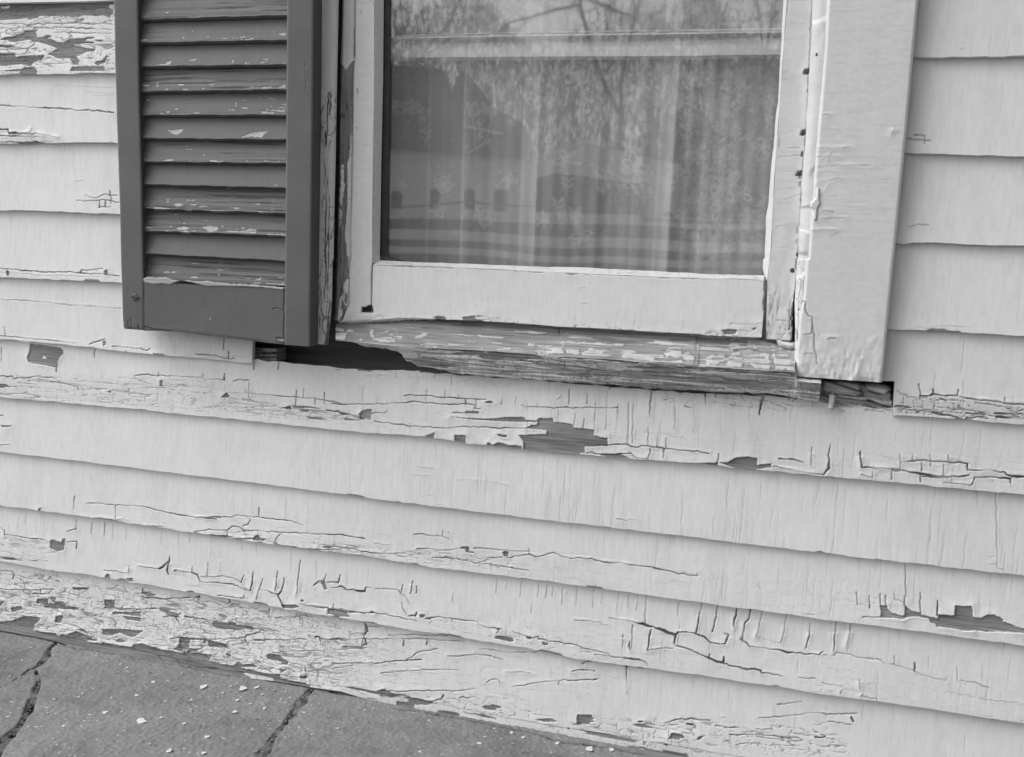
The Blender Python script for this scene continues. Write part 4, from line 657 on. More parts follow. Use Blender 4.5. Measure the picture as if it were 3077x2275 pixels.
G_.crack('F', [(655, 205), (648, 330)], [(648, 335), (662, 545)], w=5, st=.9); G_.crack('F', [(440, 455), (500, 450), (600, 458), (640, 440)], [(480, 492), (560, 500)], w=2.5, st=.5); G_.crack('F', [(580, 488), (600, 482)], w=6)
G_.patch('F', [(392, 492), (440, 484), (490, 492), (480, 512), (440, 518), (405, 512)])
G_.patch('E', [(795, 412), (870, 405), (875, 425), (800, 432)], [(610, 420), (640, 405), (690, 415), (700, 432)])
k, d, x, y = G_.sdf(T('E', [(236, 340), (246, 350), (252, 384), (236, 386)])); G_.gap[k] = np.maximum(G_.gap[k], ss(.0005, -.0005, d))
G_.lift += .6*ss(.006, 0, G_.B-G_.B[:, :1])*vn(G_.A*60, G_.A*0, 4); G_.h = .0003*(vn(G_.A*40, G_.B*90, 4)-.5)
G_.checks(30, -.5, .0, .62, .67, 231, (.005, .015), (.05, .2))
G_.flakes(ss(.010, .0, G_.B-G_.B[:, :1])*.8, .8, .35, 235, 20, 120, 2, .6)
G_.build('bottom_rail', M_WHITE, sash, thick=.014)
bt = T('E', [(288, 68), (560, 80), (900, 92), (1200, 104), (1500, 112), (1800, 127), (2235, 150)])+T('F', [(200, 148), (530, 160), (650, 162)])
G_ = hstrip(bt, rt, .012, .0015, x0=on_y(T('E', [(255, 90)])[0], .006)[0]); G_.crack('E', [(810, 88), (815, 112)], [(420, 80), (500, 92)], w=2.5, st=.4); G_.flakes(np.full(G_.A.shape, .5), .5, .0, 237, 20, 150, 1, .5); G_.h = .0012*(vn(G_.A*50, G_.B*200, 4)-.5); G_.grime += .35
G_.build('glazing_bead', M_WHITE, sash, thick=.004)
G_ = upright(chL_R[:-1], T('B', [(348, 0), (349, 370), (342, 900), (336, 1300), (333, 1562)]), .0135); G_.build('shade_strip', plain('painted_shade', .035, .3, 30), sash, thick=.001, film=0)  # opaque dark strip paints in the shade beside the left stile
# pane of old glass
gm, nt, b_, out = mat_new('old_window_glass'); nt.nodes.remove(b_)
tr = node(nt, 'ShaderNodeBsdfTransparent'); gl = node(nt, 'ShaderNodeBsdfGlossy'); gl.inputs['Roughness'].default_value = .02; mx = node(nt, 'ShaderNodeMixShader')
tr.inputs[0].default_value = (1, 1, 1, 1)
fr = node(nt, 'ShaderNodeFresnel'); fr.inputs[0].default_value = 1.5; ma = node(nt, 'ShaderNodeMath', operation='MULTIPLY_ADD'); ma.inputs[1].default_value = 1.0; ma.inputs[2].default_value = .045; nt.links.new(fr.outputs[0], ma.inputs[0])
nz = noise_val(nt, 2.2, (1, 1, 1), 2); bp = node(nt, 'ShaderNodeBump'); bp.inputs['Strength'].default_value = .12; bp.inputs['Distance'].default_value = .01; nt.links.new(nz, bp.inputs['Height']); nt.links.new(bp.outputs[0], gl.inputs['Normal'])
mx.inputs[0].default_value = .14; nt.links.new(tr.outputs[0], mx.inputs[1]); nt.links.new(gl.outputs[0], mx.inputs[2]); du = node(nt, 'ShaderNodeBsdfDiffuse'); du.inputs[0].default_value = g(.7); m3 = node(nt, 'ShaderNodeMixShader'); dn = noise_val(nt, 5, (1, 1, 1), 5)
nt.links.new(ramp(nt, dn, .3, .7, .045, .075), m3.inputs[0]); nt.links.new(mx.outputs[0], m3.inputs[1]); nt.links.new(du.outputs[0], m3.inputs[2]); nt.links.new(m3.outputs[0], out.inputs[0])
gx0 = on_y(T('B', [(262, 700)])[0], .015)[0]; gx1 = on_y(T('C', [(760, 400)])[0], .015)[0]; gz0 = on_y(T('E', [(1500, 128)])[0], .015)[2]-.012
box('pane', gx0, gx1, .0155, .0175, gz0, ZTOP-.02, gm, sash)
# inner sash seen through the pane
inner = bpy.data.objects.new('inner_sash', None); COL.objects.link(inner); inner.parent = win; inner.location = Vector((-.2, .05, .9))-Vector(win.location); inner.empty_display_size = .03
mt = T('B', [(250, 226), (345, 222), (700, 212), (1100, 203), (1600, 195), (2235, 186)])+T('C', [(400, 182), (900, 176)])
mb = T('B', [(250, 352), (500, 352), (900, 349), (1500, 345), (2235, 341)])+T('C', [(400, 336), (900, 333)])
G_ = hstrip(mt, mb, .046, .044, x1=gx1+.03); tt = (G_.B-G_.B[:, :1])/(G_.B[:, -1:]-G_.B[:, :1])
G_.h = np.where(tt > .82, .004, 0) - .002*np.exp(-((tt-.88)/.03)**2) - .004*ss(.5, .8, tt)*(tt < .82); G_.grime = .75*ss(.30, .62, tt)*(tt < .84)+.12*vn(G_.A*20, G_.B*200, 3)  # shade of the concave band is painted grey, plus a little random grime
G_.crack('B', [(340, 224), (2235, 194)], w=2.5, st=.8)
G_.build('meeting_rail', M_WHITE, inner, thick=.02)
G_ = upright(T('B', [(250, 0), (250, 1560)]), T('B', [(350, 0), (350, 100), (349, 370), (342, 900), (336, 1300), (333, 1562)]), .05); link = G_.build('stile', plain('shaded_inner_frame', .045, .3, 30), inner, thick=.01, film=0)  # near-black colour stands in for the shade on this inner stile
G_ = hstrip(T('B', [(285, 1545), (333, 1562), (430, 1590), (470, 1600)]), T('B', [(285, 1640), (470, 1640)]), .046, .046); G_.build('dark_sill_gap', bpy.data.materials['shaded_inner_frame'], inner, thick=.004, film=0)  # dark sheet paints the shaded gap at the inner sill
box('pane', gx0, gx1, .050, .052, on_y(T('B', [(1500, 215)])[0], .05)[2], ZTOP-.02, gm, inner)
# sill
sb = T('E', [(18, 440), (250, 436), (420, 426), (620, 424), (740, 436), (1000, 454), (1380, 484), (1800, 503), (2235, 536)])+T('F', [(0, 522), (300, 548), (720, 566), (840, 588)])
sn = T('E', [(18, 553), (130, 563), (220, 572), (400, 590), (500, 600), (700, 606), (980, 622), (1230, 640), (1300, 664), (1420, 655), (1680, 672), (1900, 690), (2235, 703)])+T('F', [(200, 712), (400, 722), (640, 738), (840, 748)])
shx = on_y(sb[0], .012)[0]-on_y(sn[0], -.026)[0]
G_ = hstrip(sb, sn, .012, -.026, N=(0, -.4, 1), shear=shx, x0=on_y(sn[0], -.026)[0], x1=on_y(T('F', [(838, 700)])[0], -.01)[0]); nyg = (G_.P[..., 1]-(-.007))
# each traced mark lies on the sloping top
def sill_plane(p):
    q = on_y(p, -.007)
    for _ in range(4):
        i = np.clip(np.searchsorted(G_.P[:, 0, 0], q[0]), 0, len(G_.P)-1); z0, z1 = G_.P[i, 0, 2], G_.P[i, -1, 2]
        t = (q[2]-z0)/(z1-z0+1e-9); q = on_y(p, -.026+.038*t)
    return q
G_.plane = sill_plane; G_.grime += .26
G_.peel[:] = -.05
G_.paint('E', [(10, 478), (60, 480), (78, 500), (100, 485), (132, 490), (132, 508), (90, 520), (72, 552), (20, 550)], [(213, 490), (255, 492), (246, 526), (290, 540), (385, 545), (385, 572), (285, 566), (228, 522)], [(315, 505), (350, 500), (365, 515), (425, 535), (422, 548), (360, 530)], [(505, 540), (540, 520), (565, 505), (590, 522), (540, 540)], [(165, 548), (200, 545), (195, 560), (170, 562)],
 [(525, 580), (600, 576), (652, 578), (655, 556), (742, 560), (745, 570), (872, 562), (852, 608), (740, 598), (540, 592)], [(895, 622), (940, 568), (965, 580), (958, 600), (1090, 600), (1090, 608), (960, 628)], [(1180, 612), (1200, 575), (1226, 578), (1216, 612)], [(1298, 545), (1345, 550), (1342, 578), (1310, 570)], [(1392, 560), (1410, 562), (1428, 580), (1400, 585)],
 [(1225, 602), (1300, 582), (1330, 600), (1400, 598), (1412, 640), (1340, 660), (1300, 665), (1240, 628)], [(1428, 612), (1500, 605), (1510, 642), (1440, 650)], [(1520, 642), (1570, 605), (1640, 610), (1722, 615), (1700, 650), (1600, 662), (1520, 655)], [(1768, 652), (1800, 625), (1870, 648), (1965, 660), (1960, 682), (1780, 668)], [(1905, 688), (1960, 680), (2130, 690), (2120, 703), (1930, 697)], [(2022, 638), (2050, 605), (2122, 600), (2127, 652), (2050, 658)], [(2138, 650), (2170, 630), (2210, 660), (2202, 692), (2150, 670)], [(1480, 578), (1540, 568), (1530, 580)], [(1680, 580), (1780, 584), (1770, 590)], [(1840, 580), (1950, 588), (1930, 594)], [(870, 515), (910, 518), (895, 524)], [(1030, 540), (1052, 542), (1040, 552)], [(375, 492), (412, 492), (395, 500)], [(1385, 505), (1440, 510), (1420, 520)])
G_.paint('F', [(38, 640), (60, 600), (140, 605), (147, 652), (80, 660)], [(148, 650), (182, 630), (222, 660), (216, 692), (160, 672)], [(60, 682), (150, 680), (152, 705), (60, 700)], [(288, 662), (330, 645), (412, 635), (405, 688), (300, 702)], [(405, 720), (450, 640), (500, 625), (523, 662), (515, 722)], [(540, 670), (580, 665), (582, 700), (545, 700)], [(580, 640), (682, 630), (684, 732), (600, 727), (560, 702)], [(698, 640), (800, 638), (835, 740), (720, 735)], [(425, 600), (450, 545), (560, 580), (720, 572), (735, 600), (560, 612), (470, 618)], [(740, 580), (838, 590), (838, 630), (740, 610)])
n_ = fbm(G_.A*16, G_.B*300, 71, 3); G_.peel = np.where(G_.peel > 0, np.minimum(G_.peel, np.minimum(n_-.38, fbm(G_.A*34, G_.B*520, 72, 3)-.36)*.03), np.where((n_ > .66) & (G_.A > -.45), (n_-.66)*.03, G_.peel)); G_.grime += .28*vn(G_.A*60, G_.B*200, 31)
G_.crack('F', [(460, 618, 5), (560, 612, 8), (720, 628, 5)], [(690, 640, 5), (700, 690, 6), (720, 735, 3)], [(720, 640, 4), (740, 665, 6), (800, 672, 3)], [(500, 590, 8), (540, 588, 6)], lift=1)
G_.h = .0016*(fbm(G_.A*8, G_.B*400, 5)-.5); n_ = fbm(G_.A*14, G_.B*500, 7); G_.gap = np.maximum(G_.gap, .55*ss(.66, .74, n_))
G_.crack('E', [(1378, 490, 6), (1384, 520, 8)], st=.8)
bare = G_.peel < 0
G_.build('sill', M_SILL, win, thick=.02, back=(0, .03, -.001), film=.0014)
sf = T('E', [(18, 556), (120, 564), (145, 575), (205, 592), (330, 604), (375, 618), (425, 640), (445, 676), (480, 690), (520, 712), (560, 712), (640, 728), (740, 752), (900, 770), (1000, 782), (1150, 784), (1300, 800), (1450, 812), (1700, 826), (1900, 846), (2235, 862)])+T('F', [(150, 852), (330, 868), (640, 880), (700, 878), (850, 905), (900, 918), (990, 938)])
sn2 = sn[:-1]+T('F', [(840, 748), (850, 800), (930, 812), (985, 816)])
G_ = hstrip(sn2, sf, -.026, -.008, N=(0, -1, .2), x1=on_y(T('F', [(990, 870)])[0], -.015)[0])
G_.P[..., 2] += (1-np.linspace(0, 1, G_.A.shape[1]))[None]*(.0035*(fbm(G_.P[:, 0, 0]*90, G_.P[:, 0, 0]*0, 3, 3)-.5)+.0015*(vn(G_.P[:, 0, 0]*400, G_.P[:, 0, 0]*0, 5)-.5))[:, None]
G_.peel[:] = -.05
n_ = fbm(G_.A*9, G_.B*170, 41, 4); xx = G_.A; rr = ss(-.05, .1, xx)
w_ = .60-.05*rr; G_.peel = np.where(n_ > w_, (n_-w_)*.02, -.01)
G_.paint('F', [(150, 745), (330, 742), (560, 752), (830, 770), (850, 800), (600, 800), (420, 775)], [(540, 738), (650, 738), (830, 756), (820, 768), (620, 760)]); 
G_.flakes(np.full(G_.A.shape, .7), 1., .45, 245, 14, 150, 2, .8)
G_.paint('E', [(1290, 650), (1345, 660), (1368, 698), (1330, 690)], [(1420, 690), (1560, 700), (1660, 708), (1600, 712), (1450, 705)], [(640, 640), (900, 640), (970, 648), (800, 652)], [(900, 620), (960, 618), (950, 630)], [(520, 595), (640, 605), (560, 612)])
G_.crack('E', [(970, 618, 7), (1100, 628, 8), (1230, 636, 6), (1280, 658, 5)], [(1410, 652, 7), (1500, 656, 8), (1680, 672, 6), (1900, 688, 8)], [(500, 600, 4), (700, 608, 6), (900, 615, 4)], [(1150, 675, 6), (1300, 680, 5)], [(540, 655, 4), (740, 690, 3), (1000, 715, 3)], [(600, 720), (1000, 745), (1740, 770)], [(1750, 740), (1750, 780)], [(1400, 700), (1700, 740), (2100, 750)], w=3.5, st=.85)
G_.crack('F', [(0, 706, 6), (200, 716, 6), (400, 728, 6), (640, 742, 8), (830, 750, 8)], [(870, 815, 8), (880, 850, 5)], [(640, 790), (780, 800)], [(800, 850, 9), (840, 852, 9)], [(925, 850, 8), (960, 870, 8)], [(740, 870), (800, 880), (805, 920)], [(400, 850), (405, 865)], w=4, st=.9)
G_.h = .0055*(fbm(G_.A*5, G_.B*260, 51, 3)-.5)+.003*(vn(G_.A*30, G_.B*60, 2)-.5); G_.gap = np.maximum(G_.gap, .55*ss(.62, .72, fbm(G_.A*9, G_.B*420, 61, 3)))
G_.build('sill_nosing', M_SILL, win, thick=.02, back=(0, .03, .004), film=.0012, label='rotted splintery front edge of the sill')
def slab(name, t, poly, y, mat, parent, rnd=.004, depth=.010, grain=0, step=.0012, slope=0, seed=0, wearbare=True, label=None, paintn=.0):
    Q = np.array([on_y(p, y) for p in T(t, poly)]); lo = Q.min(0)-.002; hi = Q.max(0)+.002
    X = np.arange(lo[0], hi[0], step); Zs = np.arange(lo[2], hi[2], step); P = np.zeros((len(X), len(Zs), 3)); P[..., 0] = X[:, None]; P[..., 2] = Zs[None]; P[..., 1] = y
    G_ = Grid(P, (0, -1, 0), lambda p: on_y(p, y)); dist = np.full(G_.A.shape, 1.)
    k, d, x, z = G_.sdf(T(t, poly), pad=.05); dist[k] = d; dist = dist+.0012*(vn(G_.A*200, G_.B*200, seed)-.5)
    G_.cut = dist > .0003; G_.h = -depth*(1-np.sqrt(np.clip(1-ss(-rnd, .0004, dist)**2, 0, 1)))
    if wearbare: G_.peel[:] = -.05
    if grain:
        q = (G_.B - slope*G_.A); G_.h = G_.h + grain*(fbm(G_.A*8, q*330, seed, 3)-.5); G_.gap = .9*ss(.58, .68, fbm(G_.A*9, q*300, seed+6, 3))
    if paintn: G_.peel = np.where(fbm(G_.A*30, G_.B*80, seed+3) > paintn, .01, -.01)
    return G_.build(name, mat, parent, film=0 if wearbare else .0005, skirt=False, label=label)
slab('rotten_backing', 'F', [(960, 820), (1300, 828), (1420, 850), (1440, 985), (960, 985)], .012, M_SPLINT, win, .003, .012, .008, slope=-.25, seed=53)
slab('rotten_block', 'F', [(1008, 802), (1100, 806), (1228, 816), (1240, 850), (1262, 890), (1215, 902), (1100, 886), (1020, 872), (1005, 850)], .004, M_SPLINT, win, .003, .012, .003, slope=-.25, seed=3)
slab('rotten_block', 'F', [(1268, 838), (1300, 826), (1350, 832), (1392, 842), (1424, 862), (1400, 880), (1408, 896), (1340, 894), (1284, 880)], .006, M_SPLINT, win, .006, .012, .001, slope=-.3, seed=13, paintn=.45)
slab('rotten_splint', 'F', [(1085, 882), (1200, 900), (1300, 905), (1436, 932), (1436, 966), (1370, 948), (1290, 918), (1240, 925), (1110, 905)], .002, M_SPLINT, win, .003, .010, .002, slope=-.28, seed=23)
slab('rotten_splint', 'F', [(985, 872), (1012, 868), (1040, 885), (1070, 915), (1160, 935), (1300, 945), (1360, 958), (1430, 972), (1430, 995), (980, 1000), (960, 940)], .008, M_SPLINT, win, .003, .010, .004, slope=-.2, seed=33)
slab('splinter', 'F', [(1055, 888), (1066, 879), (1080, 882), (1078, 930), (1072, 972), (1044, 974), (1046, 930)], -.006, M_SPLINT, win, .0015, .004, .0005, seed=43, paintn=.2, label='pale upright splinter below the right casing')
slab('caulk', 'E', [(28, 446), (62, 418), (90, 372), (100, 330), (112, 352), (140, 378), (176, 386), (245, 388), (270, 372), (340, 384), (440, 392), (545, 402), (600, 426), (420, 430), (250, 442), (120, 450)], .0, M_CAULK, win, .006, .006, 0, seed=5)
slab('caulk', 'F', [(722, 545), (760, 560), (830, 572), (838, 602), (800, 606), (745, 590)], -.001, M_CAULK, win, .004, .006, 0, seed=6)
# left jamb: casing inner edge, deep gap, flaking blind stop
s1L = T('A', [(1970, 0), (1962, 800), (1955, 1600)])+T('D', [(1948, 60), (1944, 596)])
s1R = T('A', [(2062, 0), (2056, 300), (2050, 600), (2045, 900), (2036, 1300), (2030, 1620)])+T('D', [(2025, 60), (2022, 300), (2012, 430), (2000, 552)])
G_ = upright([(p[0]-70, p[1]) for p in s1L], s1R, -.013); G_.h = .0012*(vn(G_.A*200, G_.B*30, 3)-.5) - .004*ss(.0035, 0, G_.A[-1:]-G_.A)**2
zt_ = on_y(T('A', [(2000, 540)])[0], -.013)[2]; vflakes(G_, ss(zt_+.01, zt_-.03, G_.B)*1.0, crack_amt=1., peel_amt=.55, seed=7, st=.95, fx=9, fz=120)
G_.crack('A', [(2008, 565, 6), (2000, 640, 8), (2003, 760, 6), (1990, 900, 6)], [(2018, 560, 6), (2012, 700, 4)], [(1985, 800, 8), (1990, 880, 9)], [(1998, 1100, 5), (1990, 1300, 7), (1985, 1600, 5)], [(2012, 1200, 4), (2005, 1600, 6)], lift=.8)
G_.crack('D', [(1985, 0, 5), (1990, 150, 6), (1980, 300, 5)], [(1960, 360, 6), (1975, 420, 7), (1965, 470, 4)], [(2005, 60, 4), (2000, 250, 6)], lift=.8); G_.grime += .12
G_.build('casing', M_WHITEV, win, thick=.003, label='flaking edge of the left hand casing beside the shutter')
s2L = T('A', [(2088, 0), (2080, 250), (2072, 420), (2068, 800), (2062, 1200), (2050, 1620)])+T('D', [(2045, 60), (2040, 400), (2035, 440)])
s2R = T('A', [(2168, 0), (2168, 350), (2158, 450), (2152, 800), (2145, 1200), (2138, 1620)])+T('D', [(2132, 60), (2128, 330), (2075, 425)])
G_ = upright(s2L, s2R, .002, yr=0); zt_ = on_y(T('A', [(2100, 430)])[0], .0)[2]
G_.patch('A', [(2050, 380), (2095, 400), (2115, 430), (2135, 400), (2175, 360), (2175, 700), (2140, 940), (2120, 1000), (2125, 1250), (2105, 1400), (2090, 1620), (2040, 1620), (2045, 900)])
G_.patch('D', [(2030, -10), (2080, 0), (2085, 200), (2070, 330), (2060, 440), (2020, 440)], [(2095, 60), (2130, 40), (2128, 120), (2110, 200), (2100, 140)], [(2110, 260), (2125, 280), (2120, 330), (2105, 320)])
G_.paint('A', [(2085, 1010), (2100, 1000), (2105, 1150), (2090, 1260), (2070, 1230), (2080, 1130)], [(2070, 1250), (2095, 1300), (2078, 1400), (2065, 1380)], [(2140, 820), (2150, 820), (2148, 980), (2138, 960)])
vflakes(G_, ss(zt_+.01, zt_-.02, G_.B)*1.0, crack_amt=1.2, peel_amt=.9, seed=17, st=.95, fx=9, fz=120)
G_.h = .003*(vn(G_.A*260, G_.B*12, 3)-.5) - .003*ss(.004, 0, G_.A-G_.A[:1])
G_.crack('A', [(2168, 0), (2166, 350)], w=6, st=.9); G_.grime += .1
G_.build('blind_stop', M_STOP, win, thick=.006)
xg0 = on_y(T('A', [(1940, 800)])[0], .03)[0]; xg1 = on_y(T('A', [(2150, 800)])[0], .03)[0]
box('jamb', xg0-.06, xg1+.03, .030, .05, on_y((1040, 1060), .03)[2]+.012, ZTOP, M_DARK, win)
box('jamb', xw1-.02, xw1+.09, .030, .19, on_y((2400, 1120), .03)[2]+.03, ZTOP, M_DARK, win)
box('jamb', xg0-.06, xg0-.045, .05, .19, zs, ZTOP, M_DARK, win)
xa_ = on_y((700, 500), -.01)[0]
box('casing', xa_, on_y(T('A', [(1900, 800)])[0], -.012)[0]-.004, -.011, .012, .64, ZTOP, M_WHITEV, win, .002)
box('head_casing', xa_, on_y(T('C', [(1590, 0)])[0], -.012)[0], -.014, .05, ZTOP, ZTOP+.11, M_WHITE, win, .003)
# little turn button on the right bead
tb = T('C', [(965, 1135), (985, 1140), (998, 1160), (998, 1215), (985, 1235), (990, 1260), (975, 1300), (970, 1345), (950, 1350), (950, 1290), (955, 1255), (940, 1235), (955, 1210), (972, 1190)])
slab('turn_button', 'C', [(965, 1140), (985, 1138), (994, 1160), (990, 1215), (994, 1240), (980, 1275), (972, 1345), (948, 1350), (950, 1285), (930, 1262), (930, 1238), (962, 1212)], -.016, M_CAULK, win, .002, .008, 0, seed=8, wearbare=False)
for (t, x, y, r) in (('C', 910, 436, 9), ('C', 884, 806, 10), ('C', 862, 1058, 10), ('F', 822, 126, 10), ('C', 970, 333, 5)):
    slab('nail_head', t, [(x+r*math.cos(a), y+r*math.sin(a)) for a in np.arange(0, 6.28, .7)], -.0005 if r > 6 else -.012, M_NAIL, win, .001, .001, 0, step=.0008)

# ------------------------------------------------------------------ shutter
sh = thing('shutter', 'dark painted louvered shutter with chipped slats hung left of the window', 'shutter', (-.86, -.03, .66))
YS = -.040
shLL = T('A', [(697, 0), (703, 400), (712, 700), (722, 1000), (733, 1300), (740, 1625)])+T('D', [(746, 250), (750, 420), (757, 482)])
shLR = T('A', [(842, 0), (850, 600), (862, 1000), (872, 1500)])+T('D', [(878, 200), (880, 494)])
shRL = T('A', [(1753, 0), (1749, 600), (1745, 1200), (1741, 1600)])+T('D', [(1740, 300), (1740, 580)])
shRR = T('A', [(1915, 0), (1908, 800), (1898, 1600)])+T('D', [(1894, 300), (1893, 593)])
G_ = upright(shLL, shLR, YS); G_.crack('D', [(785, 440), (788, 486)], [(802, 425), (806, 488)], [(845, 465), (848, 490)], [(765, 460), (770, 484)], w=6, st=.9)
ed = ss(.003, 0, np.minimum(G_.A-G_.A[:1], G_.A[-1:]-G_.A)); G_.h = -.001*ed**2 - .002*ss(.004, 0, G_.B-G_.B.min())*vn(G_.A*150, G_.A*0, 3); G_.build('stile', M_SHUTV, sh, thick=.024, wav=.0004)
G_ = upright(shRL, shRR, YS); G_.crack('A', [(1865, 390), (1863, 470)], [(1870, 500), (1868, 560)], w=3, st=.4); ed = ss(.003, 0, np.minimum(G_.A-G_.A[:1], G_.A[-1:]-G_.A)); G_.h = -.001*ed**2
G_.crack('D', [(1675, 360), (1738, 365)], w=3); G_.build('stile', M_SHUTV, sh, thick=.025, wav=.0004)
G_ = hstrip(T('D', [(860, 193), (876, 193), (1000, 205), (1300, 222), (1560, 235), (1760, 240)]), T('D', [(860, 492), (880, 495), (1060, 500), (1400, 542), (1740, 580), (1760, 582)]), YS+.001, YS+.001, x0=on_y(shLR[-1], YS)[0]-.001, x1=on_y(shRL[-1], YS)[0]+.001)
G_.crack('D', [(884, 200, 5), (884, 490, 5)], [(1737, 245, 4), (1737, 575, 4)], [(885, 470, 6), (960, 488, 4), (1060, 500, 5)], [(1665, 360, 2), (1735, 366, 6)], [(1690, 540, 3), (1738, 545, 5)], st=.8)
G_.crack('D', [(1320, 515), (1400, 525)], w=2, st=.4); G_.patch('D', [(1275, 418), (1290, 418), (1288, 426)], [(1690, 545), (1730, 543), (1735, 556), (1700, 552)])
G_.h = .0005*(vn(G_.A*30, G_.B*30, 3)-.5)-.002*ss(.004, 0, G_.B-G_.B[:, :1])*vn(G_.A*70, G_.A*0, 8); rail = G_.build('bottom_rail', M_SHUT, sh, thick=.022, wav=.0003)
slab('raised_paint', 'D', [(872, 182), (890, 172), (960, 176), (1010, 172), (1050, 186), (1090, 190), (1040, 215), (990, 205), (930, 210), (880, 200)], YS-.001, M_SHUT, rail, .001, .002, 0, step=.0009, seed=3)
slab('raised_paint', 'D', [(1130, 190), (1200, 198), (1260, 195), (1330, 205), (1420, 212), (1560, 218), (1650, 225), (1730, 235), (1725, 247), (1600, 232), (1480, 225), (1330, 222), (1260, 222), (1200, 208)], YS-.001, M_SHUT, rail, .001, .002, 0, step=.0009, seed=4)
LV = [(-32, -62), (122, 96), (265, 247), (409, 398), (561, 551), (705, 705), (846, 856), (989, 1000), (1128, 1150), (1274, 1306), (1412, 1443), (1550, 1596), (1672+17, 1723+17)]
rows = [('A', a, b) for a, b in LV[:-1]]
lx0 = on_y(T('A', [(845, 800)])[0], -.03)[0]-.006; lx1 = on_y(T('A', [(1749, 800)])[0], -.03)[0]+.006
rs = np.random.RandomState(5)
CHIP = {1: [((1010, 80), (1040, 72), (1035, 85))], 2: [((860, 252), (910, 240), (908, 250), (870, 258)), ((1260, 224), (1290, 226), (1280, 232)), ((1712, 205), (1750, 203), (1750, 220), (1715, 220)), ((1120, 230), (1140, 228), (1130, 238)), ((1490, 250), (1560, 240), (1530, 252))],
 3: [((960, 398), (1020, 395), (1030, 378), (1060, 376), (1050, 392), (1092, 395), (1000, 402)), ((1140, 372), (1215, 364), (1190, 374)), ((1425, 370), (1435, 368), (1435, 390), (1425, 388)), ((1490, 388), (1560, 388), (1520, 394)), ((1600, 364), (1645, 362), (1640, 370)), ((1590, 385), (1640, 380), (1620, 388)), ((1720, 388), (1750, 386), (1745, 394))],
 4: [((865, 518), (918, 520), (915, 530), (880, 528)), ((955, 508), (975, 506), (970, 514)), ((955, 522), (978, 522), (970, 530)), ((1090, 514), (1136, 513), (1130, 524), (1098, 523)), ((1015, 545), (1050, 546), (1030, 553)), ((1610, 537), (1675, 532), (1660, 539)), ((1700, 542), (1750, 515), (1748, 540)), ((1240, 540), (1262, 542), (1250, 548))],
 5: [((1062, 662), (1098, 664), (1085, 672)), ((1370, 672), (1440, 673), (1430, 680)), ((1480, 658), (1525, 662), (1510, 670)), ((1605, 682), (1690, 690), (1680, 698), (1605, 694)), ((1615, 670), (1745, 675), (1740, 688)), ((1660, 653), (1745, 656), (1740, 664)), ((1180, 690), (1240, 692), (1210, 697)), ((1020, 684), (1050, 685), (1035, 692)), ((1440, 625), (1448, 625), (1446, 655))],
 6: [((1028, 795), (1060, 797), (1122, 790), (1115, 810), (1085, 826), (1050, 812)), ((1488, 842), (1530, 815), (1600, 806), (1650, 803), (1620, 818), (1610, 840), (1540, 836)), ((1050, 842), (1070, 843), (1060, 849))],
 7: [((1620, 984), (1650, 985), (1635, 990)), ((1690, 985), (1725, 984), (1710, 992)), ((1160, 985), (1180, 986), (1170, 992))], 8: [((1680, 1130), (1705, 1130), (1695, 1138))],
 9: [((885, 1245), (910, 1247), (895, 1256)), ((1060, 1250), (1100, 1240), (1130, 1250), (1100, 1262)), ((1150, 1250), (1220, 1248), (1200, 1258)), ((1540, 1242), (1600, 1244), (1580, 1252)), ((1645, 1230), (1680, 1230), (1670, 1236)), ((1420, 1265), (1480, 1270), (1450, 1277)), ((1090, 1275), (1195, 1280), (1150, 1285)), ((1650, 1277), (1700, 1280), (1680, 1286)), ((1580, 1290), (1640, 1298), (1600, 1300))],
 10: [((885, 1385), (940, 1388), (930, 1396), (890, 1394)), ((1090, 1395), (1130, 1380), (1165, 1395), (1140, 1406), (1100, 1404)), ((1240, 1385), (1275, 1378), (1340, 1385), (1335, 1410), (1290, 1418), (1265, 1400)), ((1385, 1405), (1480, 1410), (1530, 1398), (1578, 1400), (1570, 1425), (1500, 1420), (1400, 1416)), ((1690, 1432), (1735, 1426), (1738, 1438)), ((1475, 1390), (1505, 1392), (1490, 1398)), ((1090, 1355), (1110, 1358), (1100, 1362)), ((1180, 1410), (1210, 1408), (1195, 1416))]}
WG = {0: .9, 1: .8, 2: .35, 3: .1, 4: .9, 5: .3, 6: .1, 7: .75, 8: .05, 9: .9, 10: .8, 11: .05, 12: .9}
